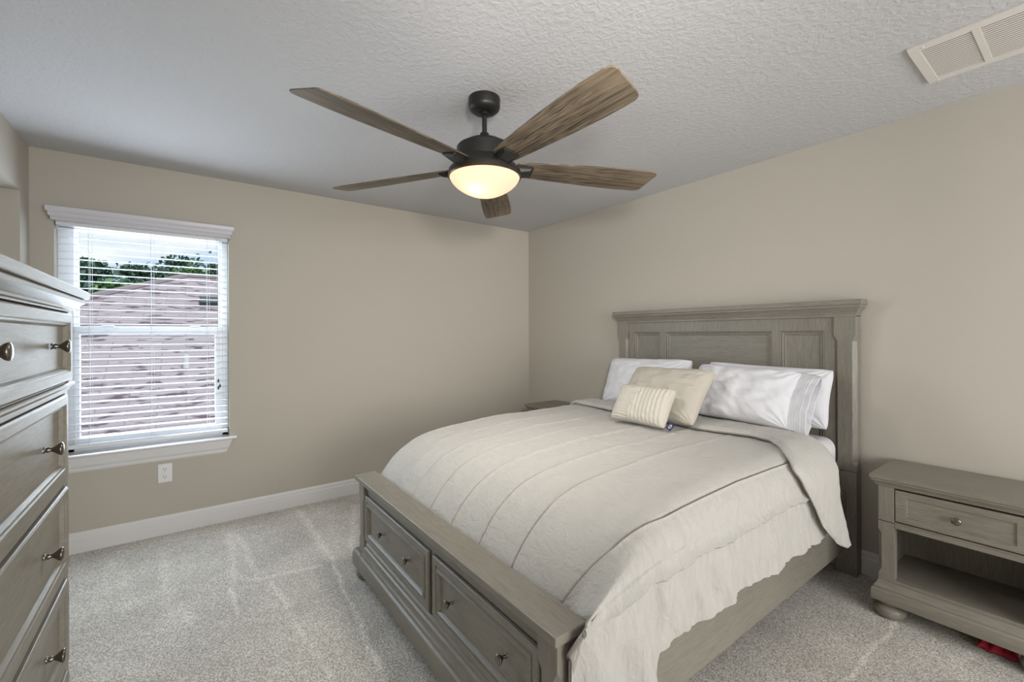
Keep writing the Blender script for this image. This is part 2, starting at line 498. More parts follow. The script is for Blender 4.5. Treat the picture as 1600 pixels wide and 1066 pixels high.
# rear wall, set back to even the fill light, with an added window opening
RY0, RY1, RZ0, RZ1 = -3.10, -0.40, 0.52, 2.08
mb = MB()
mb.box(XR, XR + 0.1, YN - 0.1, RY0, 0, H)
mb.box(XR, XR + 0.1, RY1, 0.0, 0, H)
mb.box(XR, XR + 0.1, RY0, RY1, 0, RZ0)
mb.box(XR, XR + 0.1, RY0, RY1, RZ1, H)
struct('wall_rear', mb, M['wall'])
mb = MB()
for a, b_ in ((RY0, RY0 + 0.05), (RY1 - 0.05, RY1), ((RY0 + RY1) / 2 - 0.03, (RY0 + RY1) / 2 + 0.03)):
    mb.box(XR + 0.02, XR + 0.08, a, b_, RZ0, RZ1, 0.004)
mb.box(XR + 0.02, XR + 0.08, RY0, RY1, RZ0, RZ0 + 0.05, 0.004)
mb.box(XR + 0.02, XR + 0.08, RY0, RY1, RZ1 - 0.05, RZ1, 0.004)
w2 = struct('added_rear_window', mb, M['vinyl'])  # unseen window, added to house the rear fill lamp
mb = MB(); mb.box(XR + 0.047, XR + 0.053, RY0 + 0.04, RY1 - 0.04, RZ0 + 0.04, RZ1 - 0.04)
mb.build('pane', M['glass'], w2)

BP = [(0, 0), (0.016, 0), (0.016, 0.088), (0.011, 0.094), (0.011, 0.112), (0.006, 0.124), (0, 0.126)]
mb = MB(); mb.prism(BP, 'y', YN, 0.0)
struct('baseboard_left', mb, M['trim'])
mb = MB(); mb.prism([(-a, z) for a, z in BP], 'x', 0.0, XR)
struct('baseboard_right', mb, M['trim'])
mb = MB(); mb.prism([(YN + a, z) for a, z in BP], 'x', AX1, XR)
struct('baseboard_near', mb, M['trim'])

# ---- window frame, sashes, glass
mb = MB()
fx0, fx1 = -0.15, -0.085
mb.box(fx0, fx1, WY0, WY0 + 0.075, WZ0, WZ1, 0.004)
mb.box(fx0, fx1, WY1 - 0.040, WY1, WZ0, WZ1, 0.004)
mb.box(fx0, fx1, WY0, WY1, WZ1 - 0.05, WZ1, 0.004)
mb.box(fx0, fx1, WY0, WY1, WZ0, WZ0 + 0.055, 0.004)
win = struct('window_1', mb, M['vinyl'])
mb = MB()
ly0, ly1 = WY0 + 0.07, WY1 - 0.035
zr = 1.36
mb.box(-0.125, -0.078, ly0, ly1, zr - 0.024, zr + 0.028, 0.004)
mb.box(-0.120, -0.082, ly0, ly0 + 0.028, WZ0 + 0.05, zr, 0.003)
mb.box(-0.120, -0.082, ly1 - 0.045, ly1, WZ0 + 0.05, zr, 0.003)
mb.box(-0.120, -0.078, ly0, ly1, WZ0 + 0.05, WZ0 + 0.09, 0.003)
sash = mb.build('lower_sash', M['vinyl'], win)
mb = MB()
for yy in (ly0 + 0.16, ly1 - 0.16):
    mb.box(-0.100, -0.070, yy - 0.03, yy + 0.03, zr + 0.026, zr + 0.036, 0.003)
mb.build('sash_lock', M['vinyl'], sash)
mb = MB()
mb.box(-0.147, -0.127, ly0, ly0 + 0.02, zr, WZ1 - 0.05, 0.003)
mb.box(-0.147, -0.127, ly1 - 0.02, ly1, zr, WZ1 - 0.05, 0.003)
mb.box(-0.147, -0.127, ly0, ly1, zr - 0.02, zr + 0.02, 0.003)
mb.build('upper_sash', M['vinyl'], win)
mb = MB()
mb.box(-0.104, -0.099, ly0 + 0.02, ly1 - 0.02, WZ0 + 0.08, zr)
mb.box(-0.139, -0.134, ly0 + 0.02, ly1 - 0.02, zr, WZ1 - 0.05)
mb.build('pane', M['glass'], win)
# stool and apron
mb = MB()
mb.box(-0.085, 0.0, WY0, WY1, WZ0 - 0.018, WZ0 + 0.002)
mb.prism([(0.0, WZ0 - 0.014), (0.040, WZ0 - 0.014), (0.048, WZ0 - 0.008), (0.048, WZ0), (0.040, WZ0 + 0.006), (0, WZ0 + 0.006)], 'y', WY0 - 0.045, WY1 + 0.042)
stl = mb.build('window_sill', M['trim'], win)
mb = MB()
ap = [(0.0, 0.0), (0.004, 0.0), (0.010, 0.012), (0.010, 0.022), (0.020, 0.040), (0.030, 0.085), (0.030, 0.094), (0, 0.094)]
ay0, ay1 = WY0 + 0.015, WY1 + 0.018
z0 = WZ0 - 0.014 - 0.094
vs = []
for x, z in ap:
    sl = 0.40 * (0.094 - z)
    vs.append((x, ay0 - 0.0 + sl * 0 , z0 + z))
nn = len(ap)
verts = [(x, ay0 - 0.04 + 0.40 * (0.094 - z), z0 + z) for x, z in ap] + [(x, ay1 - 0.40 * (0.094 - z), z0 + z) for x, z in ap]
faces = [list(range(nn)), list(range(nn, 2 * nn))[::-1]] + [[i, nn + i, nn + (i + 1) % nn, (i + 1) % nn] for i in range(nn)]
mb.poly(verts, faces)
mb.build('sill_apron', M['trim'], win)

# ---- blind
bl = thing('window_blind', (-0.02, (WY0 + WY1) / 2, WZ0 + 0.01), 'white faux wood slat blind hanging open in the bedroom window under its valance', 'blind')
mb = MB()
vp = [(0.002, 2.018), (0.040, 2.018), (0.046, 2.024), (0.044, 2.036), (0.050, 2.044), (0.050, 2.062), (0.056, 2.070), (0.060, 2.086), (0.060, 2.098), (0.052, 2.102), (0.002, 2.102)]
verts, faces = [], []
for s, yy in ((1, WY0), (-1, WY1)):
    for x, z in vp:
        verts.append((x, yy - s * (0.030 if z > 2.065 else 0.020 if z > 2.040 else 0.010), z))
nn = len(vp)
faces = [list(range(nn)), list(range(nn, 2 * nn))[::-1]] + [[i, nn + i, nn + (i + 1) % nn, (i + 1) % nn] for i in range(nn)]
mb.poly(verts, faces)
mb.build('valance', M['valance'], bl, bevel=0.0015)
mb = MB(); mb.box(-0.055, -0.002, WY0 + 0.006, WY1 - 0.006, 1.998, 2.040, 0.002)
mb.build('head_rail', M['slat'], bl)
slat_me = None
zs = [1.976 - 0.0443 * i for i in range(30)]
TILT = math.radians(3.5)
for i, z in enumerate(zs):
    if slat_me is None:
        mb = MB()
        R = Matrix.Rotation(TILT, 4, 'Y')
        prof = []
        for k in range(7):
            x = -0.025 + 0.05 * k / 6
            prof.append((x, 0.0015 + 0.0022 * (1 - (x / 0.025) ** 2)))
        for k in range(6, -1, -1):
            x = -0.025 + 0.05 * k / 6
            prof.append((x, -0.0015 + 0.0022 * (1 - (x / 0.025) ** 2)))
        c, s = math.cos(TILT), math.sin(TILT)
        prof = [(-0.029 + x * c - zz * s * 1, z - x * s + zz * c) for x, zz in prof]
        mb.prism(prof, 'y', WY0 + 0.008, WY1 - 0.008)
        so = mb.build('slat', M['slat'], bl, smooth=True, angle=50)
        slat_me = so
    else:
        so = slat_me.copy(); COL.objects.link(so); so.parent = bl
        so.location = (0, 0, z - zs[0])
mb = MB(); mb.box(-0.055, -0.003, WY0 + 0.008, WY1 - 0.008, 0.633, 0.655, 0.004)
mb.build('bottom_rail', M['slat'], bl)
LADY = [-3.49, -3.19, -2.885]
for yy in LADY:
    mb = MB()
    for x in (-0.0565, -0.0015):
        mb.tube((x, yy, 0.64), (x, yy, 2.0), 0.0011, 6)
    mb.tube((-0.029, yy + 0.014, 0.64), (-0.029, yy + 0.014, 2.0), 0.0011, 6)
    for z in zs:
        mb.tube((-0.0565, yy, z + 0.0003), (-0.0015, yy, z - 0.0036), 0.0009, 5)
    mb.build('ladder_cord', M['cord'], bl)
mb = MB()
mb.tube((0.004, -2.822, 1.01), (0.004, -2.822, 2.02), 0.0012, 6)
mb.tube((0.006, -2.812, 1.00), (0.006, -2.812, 2.02), 0.0012, 6)
mb.tube((0.004, -2.83, 1.62), (0.004, -2.83, 2.02), 0.0012, 6)
mb.build('pull_cord', M['cord'], bl)
mb = MB()
for yy, zz in ((-2.822, 1.0), (-2.812, 0.965), (-2.822, 0.95)):
    mb.lathe([(0.002, 0.02), (0.005, 0.012), (0.006, 0.0), (0.005, -0.006), (0, -0.006)], c=(0.006, yy, zz), seg=12)
mb.build('tassel', M['black_metal'], bl, smooth=True)
tag(bl.children[-1], 'small dark cord tassels')

# ---- outlet
ot = thing('electrical_outlet', (0.0, -3.121, 0.409), 'white duplex electrical outlet on the wall below the window', 'outlet')
mb = MB(); mb.box(0.0, 0.006, -3.159, -3.083, 0.347, 0.471, 0.003)
mb.build('cover_plate', M['outlet'], ot)
for zz in (0.434, 0.384):
    mb = MB(); mb.lathe([(0.0175, 0), (0.0175, 0.003), (0.0, 0.003)], mat=Matrix.Rotation(PI / 2, 4, 'Y'), c=(0.006, -3.121, zz), seg=24)
    rcp = mb.build('receptacle', M['outlet'], ot)
    mb = MB()
    for dy, hh in ((-0.0065, 0.0055), (0.0065, 0.0045)):
        mb.box(0.0086, 0.0094, -3.121 + dy - 0.0013, -3.121 + dy + 0.0013, zz + 0.003 - hh, zz + 0.003 + hh)
    mb.lathe([(0.0026, 0), (0.0026, 0.0006), (0.0, 0.0006)], mat=Matrix.Rotation(PI / 2, 4, 'Y'), c=(0.0088, -3.121, zz - 0.009), seg=12)
    mb.build('slot', M['slot'], rcp)
mb = MB(); mb.lathe([(0.003, 0), (0.003, 0.001), (0, 0.0015)], mat=Matrix.Rotation(PI / 2, 4, 'Y'), c=(0.006, -3.121, 0.409), seg=12)
mb.build('screw', M['vent'], ot)

# ---- ceiling return vent
vt = thing('ceiling_vent', (3.61, -0.54, H), 'white louvred return air vent in the ceiling over the right corner', 'vent')
VX0, VX1, VY0, VY1 = 3.288, 3.93, -0.730, -0.352
mb = MB()
bw = 0.032
z0, z1 = H - 0.012, H
mb.box(VX0, VX1, VY0, VY0 + bw, z0, z1, 0.002); mb.box(VX0, VX1, VY1 - bw, VY1, z0, z1, 0.002)
mb.box(VX0, VX0 + bw, VY0 + bw, VY1 - bw, z0 + 0.0002, z1); mb.box(VX1 - bw, VX1, VY0 + bw, VY1 - bw, z0 + 0.0002, z1)
divs = [3.472, 3.637, 3.80]
for dx in divs: mb.box(dx - 0.010, dx + 0.010, VY0 + bw, VY1 - bw, z0 + 0.0004, z1)
mb.build('frame', M['vent'], vt)
mb = MB(); mb.box(VX0 + bw, VX1 - bw, VY0 + bw, VY1 - bw, H - 0.0015, H - 0.0005)
mb.build('filter', plain('vent_filter', (0.10, 0.095, 0.09), 0.9), vt)
edges = [VX0 + bw] + divs + [VX1 - bw]
for a, b_ in zip(edges, edges[1:]):
    mb = MB()
    a2 = a + (0.010 if a in divs else 0); b3 = b_ - (0.010 if b_ in divs else 0)
    nl = 19
    for k in range(nl):
        yy = VY0 + bw + (VY1 - VY0 - 2 * bw) * (k + 0.5) / nl
        mb.prism([(yy - 0.0042, H - 0.0080), (yy - 0.0040, H - 0.0074), (yy + 0.0042, H - 0.0090), (yy + 0.0040, H - 0.0096)], 'x', a2, b3)
    mb.build('louver_panel', M['vent'], vt)
for sx, sy in ((VX0 + 0.045, VY0 + 0.014), (VX0 + 0.03, VY1 - 0.012)):
    mb = MB(); mb.lathe([(0.005, 0), (0.004, -0.002), (0, -0.003)], c=(sx, sy, z0), seg=12)
    mb.build('screw', M['vent'], vt)

# ================================================================== CEILING FAN
FX, FY = 2.005, -1.869
fan = thing('ceiling_fan', (FX, FY, H), 'five-blade ceiling fan with black motor, weathered wood blades and lit glass bowl', 'ceiling fan')
mb = MB(); mb.lathe([(0.074, H), (0.074, H - 0.040), (0.070, H - 0.052), (0.052, H - 0.066), (0.032, H - 0.070), (0, H - 0.070)], c=(FX, FY, 0), seg=48)
mb.build('canopy', M['black_metal'], fan, smooth=True)
mb = MB()
mb.lathe([(0.024, H - 0.068), (0.024, H - 0.076), (0.016, H - 0.082), (0.0115, H - 0.084), (0.0115, 2.280), (0.020, 2.276), (0.024, 2.262), (0.040, 2.236)], c=(FX, FY, 0), seg=32)
mb.build('downrod', M['black_metal'], fan, smooth=True)
mb = MB()
mb.lathe([(0.033, 2.240), (0.060, 2.238), (0.094, 2.228), (0.104, 2.220), (0.106, 2.214), (0.126, 2.209), (0.131, 2.203), (0.132, 2.140), (0.140, 2.130),
          (0.160, 2.106), (0.169, 2.096), (0.171, 2.088), (0.171, 2.074), (0.160, 2.070), (0, 2.070)], c=(FX, FY, 0), seg=64)
mb.build('motor_housing', M['black_metal'], fan, smooth=True)
mb = MB()
bw_prof = [(0.166 * r, 2.068 - d) for r, d in ((1, 0), (0.985, 0.008), (0.95, 0.018), (0.90, 0.029), (0.82, 0.042), (0.72, 0.054), (0.60, 0.066), (0.46, 0.077), (0.32, 0.085), (0.18, 0.090), (0.08, 0.092), (0, 0.0925))]
b = bmesh.new()
mb.lathe(bw_prof, c=(FX, FY, 0), seg=64)
bm = mb.bm
bm.faces.ensure_lookup_table()
top = [f for f in bm.faces if len(f.verts) > 10]
bmesh.ops.delete(bm, geom=top, context='FACES_ONLY')
mb.build('glass_bowl', M['bowl'], fan, smooth=True, angle=80)
mb = MB(); mb.lathe([(0.165, 2.074), (0.1720, 2.074), (0.1730, 2.067), (0.1695, 2.063), (0.166, 2.064)], c=(FX, FY, 0), seg=64)
mb.build('bowl_rim', plain('bronze_rim', (0.10, 0.06, 0.035), 0.35, metal=0.8), fan, smooth=True)
lb = lamp('fan_bulb_light', 'POINT', (FX + 0.020, FY - 0.055, 2.022), 0.13, (1.0, 0.86, 0.66), 0.018)
lb2 = lamp('fan_bulb_light', 'POINT', (FX - 0.05, FY + 0.05, 2.035), 0.045, (1.0, 0.86, 0.66), 0.018)
lb3 = lamp('fan_downlight', 'AREA', (FX, FY, 1.962), 9, (1.0, 0.95, 0.87), 0.26, 0.26, target=(FX, FY, 0))

def blade_outline():
    pts = [(0.150, 0.040), (0.160, 0.052), (0.20, 0.058), (0.32, 0.068), (0.45, 0.078), (0.58, 0.086), (0.70, 0.091), (0.79, 0.092), (0.838, 0.089), (0.856, 0.082), (0.865, 0.068),
           (0.888, -0.050), (0.886, -0.066), (0.874, -0.077), (0.85, -0.082), (0.76, -0.086), (0.64, -0.085), (0.5, -0.080), (0.36, -0.072), (0.22, -0.061), (0.160, -0.052), (0.150, -0.040)]
    return pts
pitch = math.radians(-13)
BZ = 2.118
proto = None
for k, ang in enumerate((-2.2, 67.5, 140.5, 212, 284)):
    a = math.radians(ang)
    if proto is None:
        mb = MB()
        pts = blade_outline()
        mb.prism([(p[0] * 0.985, p[1]) for p in pts], 'z', -0.003, 0.003)
        Rp = Matrix.Rotation(pitch, 4, 'X')
        bmesh.ops.transform(mb.bm, matrix=Rp, verts=mb.bm.verts)
        me_off = Vector((FX, FY, H))
        bmesh.ops.translate(mb.bm, vec=me_off, verts=mb.bm.verts)
        bl_o = mb.build('blade', M['blade_wood'], fan, bevel=0.0012)
        mb = MB()
        # blade iron: flat forked arm rising from the housing to the blade
        mb.prism([(0.120, -0.038), (0.226, -0.042), (0.232, -0.036), (0.232, 0.036), (0.226, 0.042), (0.120, 0.038)], 'z', -0.012, -0.0035)
        mb.poly([(0.120, -0.034, -0.012), (0.226, -0.038, -0.012), (0.226, 0.038, -0.012), (0.120, 0.034, -0.012), (0.120, -0.026, -0.040), (0.216, -0.026, -0.020), (0.216, 0.026, -0.020), (0.120, 0.026, -0.040)],
                [[0, 1, 2, 3], [7, 6, 5, 4], [0, 4, 5, 1], [1, 5, 6, 2], [2, 6, 7, 3], [3, 7, 4, 0]])
        bmesh.ops.transform(mb.bm, matrix=Rp, verts=mb.bm.verts)
        bmesh.ops.translate(mb.bm, vec=me_off, verts=mb.bm.verts)
        ir_o = mb.build('blade_arm', M['black_metal'], fan, bevel=0.002)
        proto = (bl_o, ir_o)
        objs = proto
    else:
        objs = []
        for p in proto:
            q = p.copy(); COL.objects.link(q); q.parent = fan; objs.append(q)
    for q in objs:
        q.location = (0, 0, BZ - H)
        q.rotation_euler = (0, 0, a)

# ================================================================== wood helpers
def knob_mb(mb, base, direction, s=1.0):
    """flared cabinet knob pointing along direction"""
    mt = Vector(direction).to_track_quat('Z', 'Y').to_matrix().to_4x4()
    prof = [(0.0085, 0), (0.0085, 0.002), (0.0055, 0.0045), (0.0072, 0.008), (0.0055, 0.0115), (0.0048, 0.0150), (0.0080, 0.0200), (0.0150, 0.0285), (0.0168, 0.0325), (0.0166, 0.0345), (0.013, 0.0365), (0, 0.0375)]
    return mb.lathe([(r * s, h * s) for r, h in prof], c=base, mat=mt, seg=28)

FRAME = [(0.0, 0.0), (0.0, 0.010), (0.003, 0.014), (0.020, 0.014), (0.022, 0.011), (0.026, 0.011), (0.034, 0.003), (0.036, 0.003)]

# ================================================================== BED
bed = thing('storage_bed', (2.12, -1.15, 0.0), 'grey-green stained wooden panel bed with storage drawers in its footboard', 'bed')
# --- headboard
hb_back = -0.020
mb = MB()
Pn = lambda yy: (lambda u, v, h: (u, yy - h, v))
mb.box(1.33, 2.94, -0.062, hb_back, 0.30, 1.42)                          # core board
PX0, PX1 = 1.312, 2.945
# rails and stiles in front of the core
mb.box(1.405, 2.84, -0.080, -0.055, 1.338, 1.425, 0.002)                 # top rail
mb.box(1.405, 2.84, -0.080, -0.055, 0.40, 0.52, 0.002)
for a, b_ in ((1.415, 1.470), (1.710, 1.765), (2.512, 2.566), (2.792, 2.845)):
    mb.box(a, b_, -0.080, -0.055, 0.50, 1.340, 0.002)
head = mb.build('headboard', M['wood_z'], bed)
for a, b_ in ((1.470, 1.710), (1.765, 2.512), (2.566, 2.792)):
    mb = MB()
    mb.nested(a, b_, 0.52, 1.338, [(0, 0), (0, 0.013), (0.006, 0.017), (0.010, 0.010), (0.016, 0.008), (0.020, 0.011), (0.024, 0.004)], Pn(-0.062))
    mb.build('panel', M['wood_x'] if b_ - a > 0.5 else M['wood_z'], head, bevel=0.001)
for s, (a, b_) in ((0, (PX0, 1.408)), (1, (2.842, PX1))):
    mb = MB()
    # post with stopped chamfers on its front corners
    c = 0.020
    def ring(cc, z):
        return [(a, hb_back, z), (a, -0.092 + cc, z), (a + cc, -0.092, z), (b_ - cc, -0.092, z), (b_, -0.092 + cc, z), (b_, hb_back, z)]
    zz = [(0.57, 0.0012), (0.585, 0.0012), (0.62, c * 0.9), (1.28, c * 0.9), (1.315, 0.0012), (1.42, 0.0012)]
    vs = []; fs = []
    for z, cc in zz: vs += ring(cc, z)
    for k in range(len(zz) - 1):
        for j in range(6):
            fs.append([k * 6 + j, k * 6 + (j + 1) % 6, (k + 1) * 6 + (j + 1) % 6, (k + 1) * 6 + j])
    fs.append(list(range(6))); fs.append([len(vs) - 6 + j for j in range(6)][::-1])
    mb.poly(vs, fs)
    mb.box(a, b_, -0.092, hb_back, 0.0, 0.566, 0.002)
    mb.build('headboard_post', M['wood_z'], head)
mb = MB()
# cornice: stepped crown with returns on both ends
def crown(mb, x0, x1, yf, yb, prof, zbase):
    """prof: (projection, z). yf is the face the crown projects from"""
    rings = []
    for pr, z in prof:
        rings.append([(x0 - pr, yb, zbase + z), (x0 - pr, yf - pr, zbase + z), (x1 + pr, yf - pr, zbase + z), (x1 + pr, yb, zbase + z)])
    vs = [v for r in rings for v in r]
    fs = []
    for k in range(len(rings) - 1):
        for j in range(4):
            fs.append([k * 4 + j, k * 4 + (j + 1) % 4, (k + 1) * 4 + (j + 1) % 4, (k + 1) * 4 + j])
    fs.append([0, 1, 2, 3]); fs.append([len(vs) - 1, len(vs) - 2, len(vs) - 3, len(vs) - 4])
    mb.poly(vs, fs)
CR = [(0.0, 0.0), (0.004, 0.0), (0.004, 0.012), (0.010, 0.020), (0.014, 0.034), (0.026, 0.048), (0.030, 0.052), (0.030, 0.062), (0.036, 0.066), (0.036, 0.090), (0.034, 0.092)]
crown(mb, PX0 + 0.004, PX1 - 0.004, -0.090, hb_back, CR, 1.415)
mb.build('cornice', M['wood_x'], head, bevel=0.0012)
# --- side rails
for a, b_ in ((1.300, 1.330), (2.870, 2.900)):
    mb = MB(); mb.box(a, b_, -2.165, -0.088, 0.140, 0.456, 0.003)
    mb.build('side_rail', M['wood_y'], bed)
mb = MB()
mb.box(1.335, 2.865, -2.12, -0.10, 0.36, 0.40)
for yy in (-0.5, -1.1, -1.7): mb.box(2.0, 2.07, yy - 0.03, yy + 0.03, 0.0, 0.36)
mb.build('slat_deck', M['wood_in'], bed)
# --- footboard
FBY = -2.225
mb = MB()
mb.box(1.330, 2.885, FBY + 0.022, -2.165, 0.10, 0.53)
mb.box(1.375, 2.835, FBY, FBY + 0.03, 0.466, 0.532, 0.002)          # rail over the drawers
mb.box(2.150, 2.182, FBY, FBY + 0.03, 0.215, 0.47, 0.002)           # centre stile
foot = mb.build('footboard', M['wood_x'], bed)
mb = MB()
mb.box(1.288, 2.926, -2.262, -2.146, 0.530, 0.557, 0.004, 3)
mb.build('top_ledge', M['wood_x'], foot)
mb = MB()
mb.prism([(FBY, 0.500), (FBY - 0.004, 0.500), (FBY - 0.006, 0.512), (FBY - 0.018, 0.522), (FBY - 0.020, 0.5305), (FBY, 0.5305)], 'x', 1.33, 2.885)
mb.build('ledge_moulding', M['wood_x'], foot)
for a, b_ in ((1.302, 1.378), (2.832, 2.912)):
    mb = MB()
    c = 0.020
    y0_, y1_ = -2.243, -2.150
    def ring(cc, z):
        return [(a, y1_, z), (a, y0_ + cc, z), (a + cc, y0_, z), (b_ - cc, y0_, z), (b_, y0_ + cc, z), (b_, y1_, z)]
    zz = [(0.145, 0.0012), (0.215, 0.0012), (0.240, c * 0.8), (0.425, c * 0.8), (0.450, 0.0012), (0.531, 0.0012)]
    vs = []; fs = []
    for z, cc in zz: vs += ring(cc, z)
    for k in range(len(zz) - 1):
        for j in range(6):
            fs.append([k * 6 + j, k * 6 + (j + 1) % 6, (k + 1) * 6 + (j + 1) % 6, (k + 1) * 6 + j])
    fs.append(list(range(6))); fs.append([len(vs) - 6 + j for j in range(6)][::-1])
    mb.poly(vs, fs)
    mb.build('footboard_post', M['wood_z'], foot)
for a, b_, ks in ((1.382, 2.148, (1.645, 1.955)), (2.184, 2.830, (2.335, 2.668))):
    mb = MB()
    mb.nested(a, b_, 0.222, 0.465, [(0, 0), (0, 0.008), (0.004, 0.012), (0.012, 0.012), (0.016, 0.006), (0.022, 0.006), (0.026, 0.010), (0.034, 0.010), (0.038, 0.016), (0.046, 0.016), (0.054, 0.004), (0.056, 0.004)] if False else
              [(0, 0), (0, 0.010), (0.003, 0.013), (0.026, 0.013), (0.028, 0.008), (0.034, 0.008), (0.037, 0.015), (0.045, 0.018), (0.050, 0.012), (0.054, 0.004), (0.056, 0.004)], Pn(FBY))
    dr = mb.build('drawer', M['wood_x'], foot, bevel=0.001)
    for kx in ks:
        mb = MB(); knob_mb(mb, (kx, FBY - 0.004, 0.352), (0, -1, 0), 0.92)
        mb.build('knob', M['knob'], dr, smooth=True, angle=60)
mb = MB()
yb = -2.16
mb.prism([(yb, 0.066), (-2.272, 0.066), (-2.272, 0.128), (-2.268, 0.140), (-2.258, 0.146), (-2.256, 0.158), (-2.250, 0.160), (-2.244, 0.172), (-2.244, 0.184), (-2.236, 0.192), (-2.236, 0.206), (-2.228, 0.216), (yb, 0.216)], 'x', 1.378, 2.834)
mb.prism([(yb, 0.066), (-2.272, 0.066), (-2.272, 0.128), (-2.268, 0.140), (-2.258, 0.150), (yb, 0.150)], 'x', 1.274, 1.378)
mb.prism([(yb, 0.066), (-2.272, 0.066), (-2.272, 0.128), (-2.268, 0.140), (-2.258, 0.150), (yb, 0.150)], 'x', 2.834, 2.938)
mb.build('base_moulding', M['wood_x'], foot, bevel=0.002)
BUN = [(0.0, 0.0), (0.030, 0.0), (0.048, 0.008), (0.056, 0.024), (0.054, 0.038), (0.044, 0.048), (0.036, 0.051), (0.040, 0.055), (0.042, 0.062), (0.038, 0.068)]
for fx in (1.325, 2.885):
    mb = MB(); mb.lathe([(r * 0.92, h) for r, h in BUN], c=(fx, -2.215, 0), seg=32)
    mb.build('bun_foot', M['wood_x'], foot, smooth=True, angle=60)

# ================================================================== MATTRESS, COMFORTER
mb = MB()
mb.box(1.335, 2.868, -1.72, -0.105, 0.401, 0.750, 0.06, 5)
o = mb.build('mattress', M['sheet'], smooth=True)
tag(o, 'thick mattress in a pale fitted sheet lying in the grey wooden bed', 'mattress')

def lerp(a, b_, t): return a + (b_ - a) * t
def interp(tbl, x):
    if x <= tbl[0][0]: return tbl[0][1]
    for (a, fa), (b_, fb) in zip(tbl, tbl[1:]):
        if x <= b_: return lerp(fa, fb, (x - a) / (b_ - a))
    return tbl[-1][1]
def nz(x, y, z=0.0): return noise.noise(Vector((x, y, z)))
def sstep(a, b_, x):
    t = max(0.0, min(1.0, (x - a) / (b_ - a))); return t * t * (3 - 2 * t)

XL, XRT = 1.262, 2.972        # hanging planes
RAD = 0.115
ZT = 0.792
S_L = 0.26                     # length hanging on the far side
# lateral arc length s: 0 at x = 1.40 (top), positive to the right
S_TOP0 = XL + RAD
S_TOP1 = XRT - RAD
def section(s, zt):
    """s measured so that s == x on the flat top; returns x, z, nx, nz"""
    q = RAD * PI / 2
    if s > S_TOP1:
        t = s - S_TOP1
        if t < q:
            a = t / RAD
            return S_TOP1 + RAD * math.sin(a), zt - RAD * (1 - math.cos(a)), math.sin(a), math.cos(a), 0.0
        return XRT, zt - RAD - (t - q), 1.0, 0.0, t - q
    if s < S_TOP0:
        t = S_TOP0 - s
        if t < q:
            a = t / RAD
            return S_TOP0 - RAD * math.sin(a), zt - RAD * (1 - math.cos(a)), -math.sin(a), math.cos(a), 0.0
        return XL, zt - RAD - (t - q), -1.0, 0.0, t - q
    return s, zt, 0.0, 1.0, 0.0
PLEATS = [1.355, 1.555, 1.752, 1.945, 2.150, 2.358, 2.560]
def footfall(y):
    t = max(0.0, (-1.35 - y) / 0.79)
    return 0.05 * t + 0.215 * t ** 6
def pleat(ds):
    # stitched tuck: the cloth swells a little, dips into a narrow groove, and lies flat again
    q = -0.015 * math.exp(-(ds / 0.0034) ** 2)
    if 0 <= ds < 0.035: q += 0.007 * (1 - ds / 0.035) ** 2
    return q
def warp(p, y):
    """moves the cloth sideways so that the stitch lines wander; the last one runs off towards the side"""
    last = interp([(-2.142, 2.800), (-2.0, 2.885), (-1.8, 2.925), (-0.5, 2.945)], y) + 0.004 * noise.noise(Vector((9, y * 3, 0)))
    s_ = p + 0.011 * noise.noise(Vector((p * 2.1, y * 1.3, 5.0)))
    if 2.58 < p <= 2.80: s_ += (last - 2.80) * (p - 2.58) / 0.22
    elif p > 2.80: s_ += (last - 2.80) * max(0.0, (S_END - p) / (S_END - 2.80))
    return min(s_, S_END)
HEM = [(-2.30, 0.12), (-2.02, 0.13), (-1.93, 0.22), (-1.89, 0.39), (-1.80, 0.425), (-1.70, 0.395), (-1.62, 0.40), (-1.40, 0.418), (-1.15, 0.402), (-0.95, 0.405), (-0.75, 0.395), (-0.60, 0.395), (-0.4, 0.40)]
s_vals = []
s = S_TOP0 - RAD * PI / 2 - S_L
S_END = S_TOP1 + RAD * PI / 2
while s < S_END: s_vals.append(s); s += 0.010
for p in PLEATS + [2.80]:
    for d in (-0.018, -0.010, -0.006, -0.004, -0.0025, -0.0012, 0.0, 0.0012, 0.0025, 0.004, 0.006, 0.010, 0.018, 0.03): s_vals.append(p + d)
s_vals = sorted(set(round(x, 4) for x in s_vals if x <= S_END))
NH = 150                        # rows down the right-hand side
Y0, Y1 = -0.575, -2.142
NV = 230
mb = MB(); bm = mb.bm
grid = []
TAUS = sorted([i / 120 for i in range(1, 121)] + [0.2 + d for d in (-0.02, -0.01, -0.004, -0.0012, 0.0012, 0.003, 0.006, 0.012, 0.02)])
